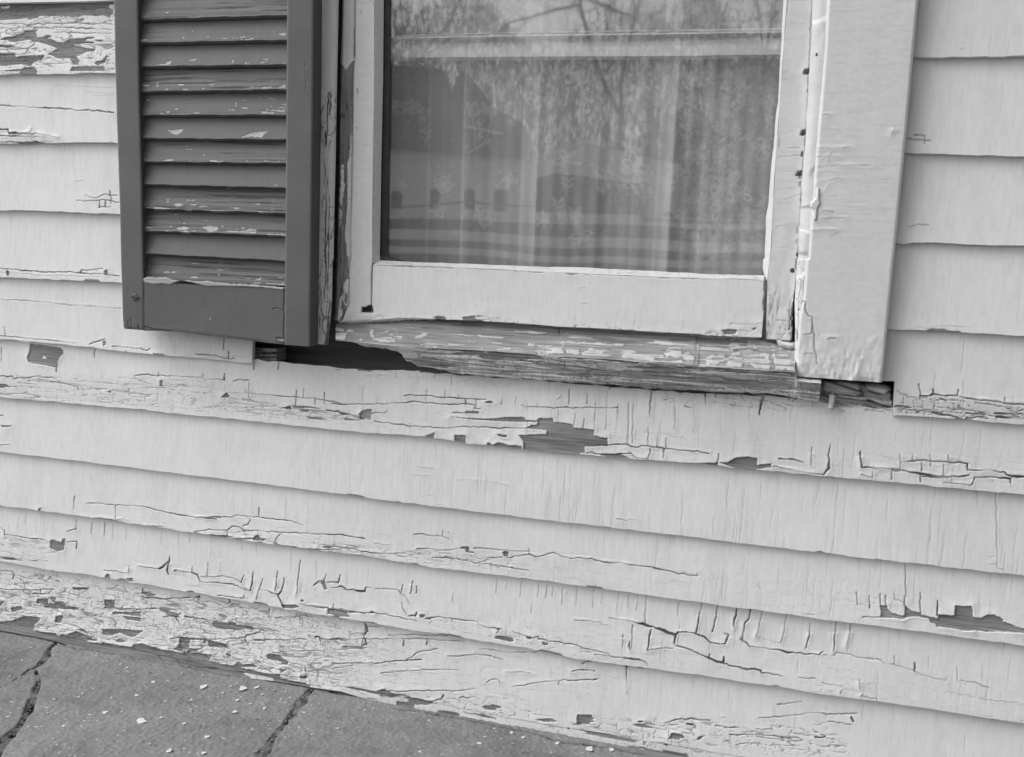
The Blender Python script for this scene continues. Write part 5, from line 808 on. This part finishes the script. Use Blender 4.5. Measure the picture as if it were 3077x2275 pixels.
for i in range(1, 13):
    ta, tb_ = LV[i-1]; ba, bb = LV[i]
    xA, xB = 820, 1790; f = lambda a, b, x: a+(b-a)*(x-860)/890.
    topl = [(xA, f(ta, tb_, xA)-14), (xB, f(ta, tb_, xB)-14)]
    botl = [(x, f(ba, bb, x)-4+(1.2*math.sin(x*.021+i*2)+1.2*math.sin(x*.053+i))) for x in range(xA, xB+1, 30)]
    if i == 12: botl = T('D', [(xA, 178), (xB, 225)]); 
    G_ = hstrip(T('A', topl), botl if i == 12 else T('A', botl), -.0235, YS+.005, x0=lx0, x1=lx1, N=(0, -1, .5))
    for c in CHIP.get(i, []): G_.patch('A', list(c), lift=.3)
    w = WG[i]
    if i == 12: G_.patch('D', [(1000, 136), (1080, 135), (1085, 142), (1010, 142)], [(1320, 115), (1370, 122), (1340, 130)], [(1490, 172), (1540, 175), (1520, 180)], [(1560, 185), (1590, 175), (1605, 160), (1598, 188)], [(1320, 150), (1350, 152), (1345, 162)], lift=.3)
    if w > .2:
        G_.gap = np.maximum(G_.gap, w*.75*ss(.60, .72, fbm(G_.A*9, G_.B*380, 300+i, 3))); G_.h = w*.0016*(fbm(G_.A*7, G_.B*350, 310+i, 3)-.5)
        e = ss(.012, .0, G_.B-G_.B[:, :1]); n_ = fbm(G_.A*35, G_.B*330, 320+i, 3); G_.peel = np.minimum(G_.peel, np.where(n_ > .83-.12*e*w, -.01, .02)) if e.max() > 0 else G_.peel
    G_.build('louver', M_SHUT, sh, thick=.006, film=.0004, wav=.0003)
for j in range(1, 16):                       # louvers above the picture
    z = float(on_y(T('A', [(1300, -47)])[0], -.03)[2])+.0395*j
    if z < ZTOP-.09:
        V = [(lx0, -.018, z+.03), (lx1, -.018, z+.03), (lx1, YS+.005, z-.012), (lx0, YS+.005, z-.012)]; V += [(a, b+.006, c) for a, b, c in V]
        link_mesh('louver', V, [(3, 2, 1, 0), (4, 5, 6, 7), (0, 1, 5, 4), (2, 3, 7, 6), (1, 2, 6, 5), (0, 4, 7, 3)], M_SHUT, sh, None, False)
G_ = hstrip(T('A', [(820, -40), (1790, -70)]), T('A', [(820, 118), (1790, 90)]), -.018, YS+.005, x0=lx0, x1=lx1) if False else None
box('top_rail', lx0+.004, lx1-.004, YS+.001, -.018, ZTOP-.09, ZTOP-.001, M_SHUT, sh)
slab('screw', 'D', [(820+17*math.cos(a), 290+22*math.sin(a)) for a in np.arange(0, 6.28, .4)], YS-.002, M_SHUT, sh, .0012, .002, 0, step=.0007, wearbare=False, label='painted screw head in the left stile')
sc_ = slab('screw_slot', 'D', [(800, 283), (842, 290), (842, 298), (800, 292)], YS-.0036, M_NAIL, sh, .0004, .0008, 0, step=.0006)

# ------------------------------------------------------------------ lace curtain
cm, nt, b_, out = mat_new('lace'); nt.nodes.remove(b_)
at = node(nt, 'ShaderNodeAttribute'); at.attribute_name = 'wear'; sp_ = node(nt, 'ShaderNodeSeparateColor'); nt.links.new(at.outputs['Color'], sp_.inputs[0])
df = node(nt, 'ShaderNodeBsdfDiffuse'); df.inputs[0].default_value = g(.88); tl = node(nt, 'ShaderNodeBsdfTranslucent'); tl.inputs[0].default_value = g(.7); tp = node(nt, 'ShaderNodeBsdfTransparent')
m1 = node(nt, 'ShaderNodeMixShader'); m1.inputs[0].default_value = .12; m2 = node(nt, 'ShaderNodeMixShader')
nt.links.new(df.outputs[0], m1.inputs[1]); nt.links.new(tl.outputs[0], m1.inputs[2]); nt.links.new(sp_.outputs[0], m2.inputs[0]); nt.links.new(tp.outputs[0], m2.inputs[1]); nt.links.new(m1.outputs[0], m2.inputs[2]); nt.links.new(m2.outputs[0], out.inputs[0])
YC = .068
X = np.arange(gx0-.05, gx1+.05, .0016); Zs = axis_step(zs+.01, ZTOP, zs, ZFINE, .0016, .03); P = np.zeros((len(X), len(Zs), 3)); P[..., 0] = X[:, None]; P[..., 2] = Zs[None]
fold = .0028*np.sin(X*43)+.001*np.sin(X*101+1)+.0006*np.sin(X*287)
P[..., 1] = YC+fold[:, None]*(1+.15*np.sin(Zs*3))[None]
G_ = Grid(P, (0, -1, 0), lambda p: on_y(p, YC)); A_, B_ = G_.A, G_.B
base = .38+.13*vn(A_*40, A_*0, 3)+.14*vn(A_*14, A_*0, 5)
for (x0, x1, v) in ((1160, 1262, .17), (2000, 2096, .22), (800, 818, .1), (580, 600, .08), (2270, 2320, .12), (1262, 1300, -.08), (700, 800, -.06), (1640, 1700, -.08), (2098, 2170, -.1), (2380, 2420, .1), (1850, 1870, .08)):
    a = on_y(T('B', [(x0, 700)])[0], YC)[0]; b = on_y(T('B', [(x1, 700)])[0], YC)[0]
    base = base+1.5*v*ss(a-.002, a+.002, A_)*ss(b+.002, b-.002, A_)
mot = np.zeros_like(A_); rs = np.random.RandomState(3)
def petal(cx, cz, ang, ln, wd, out_=False, v=.22):
    c, s_ = math.cos(ang), math.sin(ang); dx = A_-cx-c*ln*.55; dz = B_-cz-s_*ln*.55
    k = (abs(dx) < ln) & (abs(dz) < ln); u = (dx[k]*c+dz[k]*s_)/(ln*.5); w = (-dx[k]*s_+dz[k]*c)/(wd*.5); r = np.hypot(u, w)
    val = v*(np.exp(-((r-.85)/.22)**2) if out_ else ss(1.1, .8, r)*.8); mot[k] = np.maximum(mot[k], val)
def stem(pts, v=.2, w=.0011):
    Q = [on_y(p, YC) for p in pts]
    for a, b in zip(Q[:-1], Q[1:]):
        e = np.array([b[0]-a[0], b[2]-a[2]]); L = e@e+1e-9; lo = (min(a[0], b[0])-.005, min(a[2], b[2])-.005); hi = (max(a[0], b[0])+.005, max(a[2], b[2])+.005)
        k = (A_ > lo[0]) & (A_ < hi[0]) & (B_ > lo[1]) & (B_ < hi[1]); t = np.clip(((A_[k]-a[0])*e[0]+(B_[k]-a[2])*e[1])/L, 0, 1)
        d = np.hypot(A_[k]-a[0]-t*e[0], B_[k]-a[2]-t*e[1]); mot[k] = np.maximum(mot[k], v*np.exp(-(d/w)**2))
def flower(t, x, y, r, n=6, out_=False, v=.22):
    q = on_y(T(t, [(x, y)])[0], YC); R = r*.00030; a0 = rs.rand()*6
    for i in range(n): petal(q[0], q[2], a0+i*2*math.pi/n+rs.normal()*.16, R*rs.uniform(.65, 1.12), R*rs.uniform(.35, .6), out_ if rs.rand() < .8 else not out_, v*rs.uniform(.6, 1.1))
    for i in range(3): petal(q[0]+R*rs.normal()*.9, q[2]+R*rs.normal()*.9, rs.rand()*6, R*.4, R*.2, True, v*.8)
    petal(q[0]-R*.2, q[2], 0, R*.4, R*.4, False, v*1.2)
def sprig(t, x, y, h, lean=0, v=.2):
    n = 5; pts = [(x+lean*k/n+6*math.sin(k), y-h*k/n) for k in range(n+1)]; stem(T(t, pts), v)
    for k in range(1, n+1):
        q = on_y(T(t, [pts[k]])[0], YC)
        for sg in (-1, 1): petal(q[0], q[2], math.pi/2-sg*(.7+.3*rs.rand()), .010+.004*rs.rand(), .005, rs.rand() > .5, v)
for f in [('B', 1850, 1035, 85, 8, True, .30), ('B', 1810, 900, 50, 4), ('B', 1420, 970, 60, 5), ('B', 480, 650, 55, 9, True), ('B', 370, 660, 60, 6), ('B', 1440, 430, 80, 7, True), ('B', 1230, 620, 55, 5), ('B', 1880, 550, 50, 5), ('B', 2190, 450, 70, 6, True), ('B', 890, 752, 22, 6), ('B', 900, 830, 22, 6), ('B', 945, 870, 20, 6), ('B', 1075, 1105, 42, 4), ('B', 1285, 1345, 50, 6), ('B', 900, 1310, 45, 5), ('B', 1520, 1430, 60, 6), ('B', 1240, 30, 60, 6), ('B', 1590, 120, 60, 6), ('B', 1830, 1140, 60, 5, True), ('B', 1300, 850, 25, 4), ('B', 350, 440, 40, 5), ('B', 780, 120, 30, 5), ('B', 680, 1130, 55, 8, True), ('B', 640, 1280, 50, 6),
 ('C', 400, 1150, 90, 7, True), ('C', 640, 905, 60, 5, True), ('C', 230, 935, 60, 5), ('C', 390, 680, 80, 7), ('C', 215, 480, 60, 5), ('C', 380, 1270, 70, 6, True), ('C', 350, 1530, 80, 6), ('C', 270, 1480, 70, 6), ('C', 560, 1340, 60, 7, True), ('C', 680, 600, 60, 7, True), ('C', 450, 460, 60, 5), ('C', 570, 1500, 70, 6), ('C', 380, 950, 60, 6, True), ('C', 500, 1180, 60, 6, True)]: flower(*f)
for i in range(44): flower('C' if i % 3 else 'B', rs.uniform(150, 740) if i % 3 else rs.uniform(380, 2200), rs.uniform(380, 1580), rs.uniform(16, 34), rs.randint(4, 8), True, .17)
for i in range(26): sprig('C', rs.uniform(120, 720), rs.uniform(500, 1580), rs.uniform(60, 140), rs.uniform(-40, 40), .14)
stem(T('B', [(955, 490), (975, 540), (985, 620), (975, 690), (960, 760), (940, 840), (920, 880), (830, 940)])); stem(T('B', [(870, 900), (870, 800), (850, 700), (830, 660)])); stem(T('B', [(1000, 1150), (1020, 1110), (1060, 1080), (1130, 1105)])); stem(T('B', [(1390, 1000), (1440, 990), (1520, 1000)])); stem(T('B', [(1560, 1000), (1800, 1100), (1720, 1200), (1740, 1290)]), .12)
for q in [('B', 960, 720, 60), ('B', 950, 520, 50), ('B', 860, 740, 90), ('B', 1430, 1190, 200), ('B', 1820, 870, 60), ('B', 1900, 1250, 180), ('B', 2040, 1200, 120), ('B', 1480, 1380, 80), ('B', 920, 1400, 80), ('B', 1380, 1340, 100), ('B', 560, 900, 200), ('C', 170, 900, 260), ('C', 370, 1050, 300), ('C', 120, 560, 160), ('C', 690, 850, 200), ('B', 420, 300, 160), ('C', 300, 1450, 300), ('B', 700, 300, 120), ('B', 1640, 1200, 120), ('C', 620, 450, 300), ('B', 1500, 700, 300, 40)]: sprig(*q)
nt_ = .10*(vn(A_*420, B_*420, 3)-.5)
al = np.clip(base+mot*1.25+nt_+.05*(vn(A_*30, B_*12, 8)-.5)*2, .05, .95)
for s_ in (0,):
    V = P.reshape(-1, 3); nu, nv = A_.shape; I = np.arange(nu*nv).reshape(nu, nv); q = np.stack([I[:-1, :-1], I[1:, :-1], I[1:, 1:], I[:-1, 1:]], -1).reshape(-1, 4)
    cur = link_mesh('lace_curtain', V, q, cm, None, np.stack([al, al*0, al*0, al*0+1], -1).reshape(-1, 4))
    cur['label'] = 'sheer white floral lace curtain hanging behind the window glass'; cur['category'] = 'curtain'

# ------------------------------------------------------------------ the walkway
M_WALK = worn('worn_asphalt', .20, .035, .45, .6, .02, rough=.85, bump=.7)
Xg = axis_step(-3.2, 2.2, -1.55, -.15, .0019, .04); Yg = axis_step(-.01, 1.5, -.01, .42, .0017, .05)
P = np.zeros((len(Xg), len(Yg), 3)); P[..., 0] = Xg[:, None]; P[..., 1] = -Yg[None]
G_ = Grid(P, (0, 0, 1), lambda p: on_z(p, 0.), ab=(0, 1)); G_.wmul = 1.7
G_.crack('G', [(345, 928, 10), (305, 960, 14), (285, 1010, 34), (245, 1060, 30), (205, 1085, 14), (180, 1090, 5), (125, 1135, 6), (60, 1170, 4), (0, 1200, 3), (-80, 1240, 3)], lift=.4)
G_.crack('G', [(222, 1100, 12), (238, 1150, 24), (225, 1210, 26), (195, 1280, 28), (170, 1350, 34), (120, 1430, 42), (60, 1490, 44), (5, 1560, 50), (-60, 1650, 55)], lift=.4)
G_.crack('G', [(1895, 1215, 20), (1850, 1270, 44), (1805, 1340, 36), (1760, 1395, 28), (1710, 1455, 30), (1660, 1520, 30), (1620, 1580, 40), (1560, 1660, 40)], lift=.4)
G_.crack('G', [(60, 862, 10), (200, 885, 5), (340, 918, 9), (470, 965, 9), (560, 972, 5), (660, 990, 8), (760, 1005, 3), (1030, 1060, 5), (1160, 1076, 6), (1400, 1130, 6), (1470, 1135, 5)], [(1060, 1220, 2), (1120, 1205, 2)], [(1580, 1398, 9), (1605, 1398, 9)], [(920, 1112, 9), (930, 1112, 8)], [(1100, 1222, 1.5), (1060, 1215, 1.5), (1020, 1190, 1.5)], st=.9, lift=.2)
G_.crack('H', [(0, 1230, 14), (60, 1245, 10), (120, 1250, 4)], [(380, 1330, 5), (520, 1345, 5), (680, 1375, 10), (760, 1388, 6), (920, 1420, 9), (1200, 1475, 6), (1400, 1530, 10), (1700, 1570, 12), (1900, 1610, 12)], lift=.2)
for k_ in range(3):
    fx_, fy_ = (80, 70)
dd = vn(G_.A*90, G_.B*90, 4)
gapd = G_.gap*ss(.35, .7, dd)*.6
G_.gap = G_.gap - gapd*.8
fine = (G_.A > -1.55) & (G_.A < -.15) & (G_.B > -.42)
G_.h = fine*(.0018*(fbm(G_.A*60, G_.B*60, 3)-.5)+.0016*(vn(G_.A*330, G_.B*330, 5)-.5)) - .006*ss(.3, 1, G_.gap)
G_.grime = .28*ss(.56, .72, fbm(G_.A*24, G_.B*30, 13, 4))+.16*ss(.6, .7, vn(G_.A*260, G_.B*260, 7))
n_ = vn(G_.A*300, G_.B*300, 9); n2 = vn(G_.A*150, G_.B*170, 29); G_.peel = np.where(fine & ((n_ > .94) | (n2 > .972)), -.01, .02)
w_ = G_.build('walkway', M_WALK, None, thick=.05, film=0, wav=.0006); w_['kind'] = 'structure'

# paint chips lying on it
CH = [('G', *c) for c in [(935, 1170, 25), (1240, 1200, 28), (1480, 1210, 35), (1565, 1203, 20), (1600, 1247, 14), (1360, 1235, 14), (1450, 1280, 16), (1715, 1275, 12), (1530, 1303, 10), (1615, 1333, 14), (1435, 1352, 18), (640, 1358, 22), (865, 1405, 38), (985, 1387, 12), (1125, 1425, 15), (1260, 1505, 20), (385, 1440, 14), (330, 1275, 12), (340, 1135, 9), (775, 1083, 14), (835, 1250, 18), (655, 1045, 10), (735, 1062, 12), (505, 1240, 10), (480, 1262, 9), (1025, 1165, 10), (1160, 1283, 8), (1770, 1265, 8), (1675, 1220, 8), (1745, 1228, 8), (1035, 1590, 25), (1240, 1605, 18), (915, 1550, 10), (135, 1038, 10), (190, 960, 8), (60, 1135, 7), (65, 1362, 7), (2065, 1452, 10), (1905, 1490, 10), (1410, 1195, 10), (1450, 1178, 9), (680, 1265, 7), (1130, 1530, 8), (590, 1010, 7), (370, 1088, 6), (1330, 1262, 6), (1170, 1340, 6), (1320, 1333, 6), (810, 1125, 6), (1290, 1350, 5)]] + [('H', *c) for c in [(195, 1342, 12), (895, 1545, 24), (535, 1595, 20), (1160, 1510, 22), (1370, 1545, 36), (1565, 1580, 48), (1700, 1585, 30), (1090, 1478, 26), (985, 1455, 16)]]
rs = np.random.RandomState(9)
big = {('G', 865, 1405): 'largest white paint chip on the open walkway, ragged and elongated', ('G', 1480, 1210): 'ragged starry white paint chip below the flaking lowest board', ('G', 640, 1358): 'white paint chip alone in the middle of the left walkway slab', ('H', 1565, 1580): 'long pale paint flake at the wall foot by the bottom edge', ('G', 1240, 1200): 'white paint chip with a short tail, left of the ragged starry one', ('G', 935, 1170): 'flat white paint chip near the faint ring mark on the walkway', ('H', 895, 1545): 'thin pale angular flake on the dark right part of the walkway'}
for (t, x, y, r) in CH:
    q = on_z(T(t, [(x, y)])[0], 0.0); R = r*.00029*(.55 if t == 'G' else .36); n = 9; a0 = rs.rand()*6; st_ = .6+rs.rand()*.5
    pts = []
    for i in range(n):
        a = a0+i*2*math.pi/n; rr = R*(.45+.8*rs.rand()); pts.append((q[0]+rr*math.cos(a)*1.25, q[1]+rr*math.sin(a)*1.7*st_))
    tx, ty = rs.uniform(-.12, .12, 2); zb = .0006
    V = [(a, b, zb+abs((a-q[0])*tx+(b-q[1])*ty)) for a, b in pts]+[(a, b, zb+.0006+abs((a-q[0])*tx+(b-q[1])*ty)) for a, b in pts]
    Fs = [list(range(n))[::-1], list(range(n, 2*n))]+[[i, (i+1) % n, (i+1) % n+n, i+n] for i in range(n)]
    o = link_mesh('paint_chip', V, Fs, M_CHIP, None, None, False)
    o['label'] = big.get((t, x, y), 'small white paint chip lying on the grey walkway'); o['category'] = 'paint chip'; o['group'] = 'paint chips fallen on the walkway'
# grit in the cracks
V = []; Fs = []
def grit(q, r):
    k = len(V); c = np.array(q)
    for d in ((1, 0, 0), (-1, 0, 0), (0, 1, 0), (0, -1, 0), (0, 0, 1), (0, 0, -1)):
        V.append(tuple(c+np.array(d)*r*rs.uniform(.6, 1.3)))
    for f in ((0, 2, 4), (2, 1, 4), (1, 3, 4), (3, 0, 4), (2, 0, 5), (1, 2, 5), (3, 1, 5), (0, 3, 5)): Fs.append([k+i for i in f])
for line, hw, num in (([(1895, 1215), (1850, 1270), (1805, 1340), (1710, 1455), (1660, 1520), (1600, 1610)], 16, 170), ([(238, 1150), (225, 1210), (195, 1280), (170, 1350), (120, 1430), (60, 1490), (5, 1560)], 16, 210), ([(290, 1000), (240, 1065)], 8, 10)):
    L_ = T('G', line)
    for i in range(num):
        s_ = rs.rand()*(len(L_)-1); k = int(s_); f = s_-k; x = L_[k][0]*(1-f)+L_[k+1][0]*f+rs.normal()*hw*.35; y = L_[k][1]*(1-f)+L_[k+1][1]*f+rs.normal()*2
        q = on_z((x, y), -.004); grit((q[0], q[1], -.005+rs.rand()*.003), rs.uniform(.0008, .0028))
o = link_mesh('grit', V, Fs, plain('grit', .22, .7, 400, .9), None, None, False); o['label'] = 'loose grit and dead bits packed in the walkway cracks'; o['category'] = 'grit'; o['kind'] = 'stuff'

# ------------------------------------------------------------------ the garden opposite, seen only as a reflection in the pane
def ground_sheet(name, x0, x1, y0, y1, z, col, sc_):
    o = link_mesh(name, [(x0, y0, z), (x1, y0, z), (x1, y1, z), (x0, y1, z)], [(0, 1, 2, 3)], plain(name+'_m', col, .3, sc_, .9), None, None, False); o['kind'] = 'structure'; return o
ground_sheet('lawn', -120, 120, -150, 20, -.055, .16, 2)
def rp(t, x, y, d): return mirrored(T(t, [(x, y)])[0], d)
def solid(name, t, pts, d, thick, mat, parent, label=None):
    Q = [rp(t, x, y, d) for x, y in pts]; return prism(name, [(q[0], q[2]) for q in Q], -(d-.032)-thick, -(d-.032), mat, parent, label)
M_PALE = plain('pale_siding', .82, .06, 2, .7, (1, 1, 30), 0); M_ROOF = plain('dark_roof', .14, .2, 4, .9, (1, 1, 1), 0); M_BARK = plain('bark', .16, .3, 6, .95, (1, 1, .2), 0); M_RAIL = plain('pale_rail', .8, .1, 5, .8, (1, 1, 1), 0); M_POST = plain('dark_post', .07, .2, 6, .9, (1, 1, 1), 0)
q = rp('B', 900, 1400, 17)
nb = thing('neighbour_house', 'pale house with a dark roof reflected in the left of the pane', 'house', (q[0], q[1], 0))
solid('wall', 'B', [(-900, 1900), (-900, 800), (340, 905), (1150, 975), (1330, 990), (1330, 1900)], 17, 4, M_PALE, nb)
solid('roof', 'B', [(-900, 830), (-900, 300), (640, 420), (700, 600), (790, 430), (960, 640), (1150, 760), (1150, 975), (340, 912)], 16.8, .5, M_ROOF, nb)
solid('footing', 'B', [(-900, 1900), (-900, 1310), (1330, 1330), (1330, 1900)], 16.7, .1, M_ROOF, nb)
solid('fascia', 'B', [(820, 765), (1055, 815), (1050, 828), (820, 780)], 16.7, .08, M_PALE, nb)
q = rp('B', 1700, 1300, 14)
gr = thing('garage', 'low pale outbuilding with a dark doorway reflected in the middle of the pane', 'garage', (q[0], q[1], 0))
solid('wall', 'B', [(1335, 1900), (1335, 900), (1440, 862), (1800, 935), (2095, 1005), (2095, 1900)], 14, 4, M_PALE, gr)
solid('footing', 'B', [(1335, 1900), (1335, 1335), (2095, 1345), (2095, 1900)], 13.85, .1, M_ROOF, gr)
solid('doorway', 'B', [(1250, 1330), (1250, 1110), (1350, 1075), (1560, 1085), (1880, 1120), (1880, 1340)], 13.9, .09, M_ROOF, gr)
q = rp('B', 1000, 1400, 8)
fe = thing('rail_fence', 'pale three rail fence with dark knobbed posts reflected low in the pane', 'fence', (q[0], q[1], 0))
for (a, b, x0, x1, sl) in ((1262, 1322, -600, 4200, .035), (1385, 1448, -600, 4200, .045), (1492, 1535, -600, 4200, .05), (1300, 1318, 1890, 4200, .02)):
    solid('rail', 'B', [(x0, b+(x0-340)*sl), (x0, a+(x0-340)*sl), (x1, a+(x1-340)*sl), (x1, b+(x1-340)*sl)], 8, .03, M_RAIL, fe)
for (x, w, y0) in ((-150, 24, 1155), (362, 22, 1160), (608, 20, 1155), (842, 24, 1160), (1036, 36, 1165), (2040, 24, 1290), (2600, 26, 1250), (3200, 26, 1250)):
    po = solid('post', 'B', [(x-w*.7, 2300), (x-w, y0+70), (x-w*1.0, y0+20), (x-w*.6, y0), (x+w*.6, y0), (x+w, y0+20), (x+w, y0+70), (x+w*.7, 2300)], 8.1, .1, M_POST, fe)
solid('wire', 'B', [(300, 1250), (600, 1243), (840, 1232), (1040, 1248), (1360, 1270), (1360, 1277), (1040, 1256), (840, 1240), (600, 1252), (300, 1258)], 7.9, .01, M_POST, fe)
def tree(name, base, h, seed, label, spread=.62, r0=.22, depth=6):
    """bare winter tree: tapered limbs forking down to twigs, one branching surface"""
    rs = np.random.RandomState(seed); V = []; Fs = []; trunkV = []; trunkF = []
    def tube(p, q_, r1, r2, VV, FF, k=6):
        d = (q_-p); L = np.linalg.norm(d); d = d/L; a = np.cross(d, [0, .3, 1]); a = a/np.linalg.norm(a); b = np.cross(d, a); i0 = len(VV)
        for (c, r) in ((p, r1), (q_, r2)):
            for j in range(k): VV.append(tuple(c+r*(a*math.cos(j*2*math.pi/k)+b*math.sin(j*2*math.pi/k))))
        for j in range(k): FF.append((i0+j, i0+(j+1) % k, i0+k+(j+1) % k, i0+k+j))
    def grow(p, d, L, r, n):
        segs = 3
        for s_ in range(segs):
            d2 = d+rs.normal(0, .09, 3); d2 /= np.linalg.norm(d2); q_ = p+d2*L/segs; r2 = r*.87
            tube(p, q_, r, r2, trunkV if n == depth else V, trunkF if n == depth else Fs, 8 if n == depth else 4); p, d, r = q_, d2, r2
            if n < depth-0 and n > 1 and rs.rand() < .5: side(p, d, L*.6, r*.5, n-2)
        if n > 0:
            for k in range(rs.randint(2, 4)): side(p, d, L*rs.uniform(.62, .86), r*rs.uniform(.55, .8), n-1)
    def side(p, d, L, r, n):
        if n < 0: return
        v = d+rs.normal(0, spread, 3)+np.array([0, 0, .12]); v /= np.linalg.norm(v); grow(p, v, L, max(r, .006), n)
    grow(np.array([0., 0, 0]), np.array([.03, 0, 1.]), h*.32, r0, depth)
    t = thing(name, label, 'tree', tuple(base)); b = np.array(base)
    link_mesh('trunk', np.array(trunkV)+b, trunkF, M_BARK, t, None, True); link_mesh('branches', np.array(V)+b, Fs, M_BARK, t, None, True)
q = rp('B', 1690, 1300, 24); tree('bare_tree', (q[0], q[1], -.06), 12.5, 4, 'tall bare tree reflected right of the middle of the pane', r0=.17)
q = rp('B', 2300, 1300, 30); tree('bare_tree', (q[0], q[1], -.06), 13, 8, 'bare tree reflected at the far right of the pane', r0=.25)
q = rp('B', 200, 1300, 34); tree('bare_tree', (q[0], q[1], -.06), 14, 12, 'bare tree standing behind the neighbour house, reflected at far left', r0=.25)
def shrub(base, w, h, seed, label, n=16000):
    rs = np.random.RandomState(seed); t = thing('evergreen_shrub', label, 'shrub', tuple(base)); b = np.array(base)
    cl = rs.normal(0, 1, (60, 3)); cl /= np.linalg.norm(cl, axis=1)[:, None]; cl = cl*rs.uniform(.35, 1, (60, 1))*np.array([w/2, w/2, h/2])+[0, 0, h*.52]
    c = cl[rs.randint(0, 60, n)]+rs.normal(0, 1, (n, 3))*[w*.09, w*.09, h*.08]; c[:, 2] = np.maximum(c[:, 2], .02)
    a = rs.normal(0, 1, (n, 3)); a /= np.linalg.norm(a, axis=1)[:, None]; e = np.cross(a, rs.normal(0, 1, (n, 3))); e /= np.linalg.norm(e, axis=1)[:, None]; s_ = .04
    V = np.stack([c-a*s_, c+e*s_*.4, c+a*s_, c-e*s_*.4], 1).reshape(-1, 3)+b; link_mesh('foliage', V, np.arange(4*n).reshape(n, 4), plain('evergreen', .10, .4, 3, .8, (1, 1, 1), 0), t, None, False)
    st_ = [(.06*math.cos(i*1.05), .06*math.sin(i*1.05), z) for z in (0, h*.6) for i in range(6)]; link_mesh('stem', np.array(st_)+b, [(i, (i+1) % 6, (i+1) % 6+6, i+6) for i in range(6)], M_BARK, t, None, False)
q = rp('C', 700, 1300, 15); shrub((q[0], q[1], -.06), 3.6, 4.4, 3, 'dark evergreen shrub reflected along the right edge of the pane')
q = rp('B', 2130, 1300, 19); shrub((q[0], q[1], -.06), 3.0, 3.6, 5, 'dark evergreen shrub reflected beside the pale outbuilding')

# far woods closing the view opposite
rs = np.random.RandomState(21); q0 = mirrored((PW*.3, 725), 62)
V = []; n = 70000
cx = rs.uniform(-95, 30, n); hgt = 15*(.62+.5*vn(cx*.11, cx*0, 3)+.22*vn(cx*.5, cx*0, 4)); cz = hgt*rs.rand(n)**.8; cy_ = q0[1]-rs.uniform(0, 7, n)
c = np.stack([cx, cy_, cz], 1); a = rs.normal(0, 1, (n, 3))*[.35, .3, 1.3]; a /= np.linalg.norm(a, axis=1)[:, None]; e = np.cross(a, rs.normal(0, 1, (n, 3))); e /= np.linalg.norm(e, axis=1)[:, None]
V = np.stack([c-a*.5, c+e*.045, c+a*.5, c-e*.045], 1).reshape(-1, 3)
o = link_mesh('far_woods', V, np.arange(4*n).reshape(n, 4), plain('winter_twigs', .32, .4, .5, .9, (1, 1, 1), 0), None, None, False)
o['label'] = 'far leafless woods reflected as a grey band in the window glass'; o['category'] = 'woods'; o['kind'] = 'stuff'
# ------------------------------------------------------------------ added unseen dark wall, blocks skylight to darken the right of the house wall
blocker = thing('sky_blocker', 'added dark wall, unseen, that blocks skylight from the right end of the clapboards', 'light blocker', (.78, -1.1, 0))
M_BLOCKER = plain('dark_blocker', .06, .3, 12, .9, (1, 1, 8), .3)
box('wall', .70, .86, -2.2, -.02, -.05, 3.2, M_BLOCKER, blocker)
for i in range(20): box('blocker_course', .692, .6995, -2.2, -.02, .02+i*.14, .15+i*.14, M_BLOCKER, blocker)
box('blocker_trim', .685, .87, -2.22, -2.201, -.05, 3.2, M_WHITE, blocker)
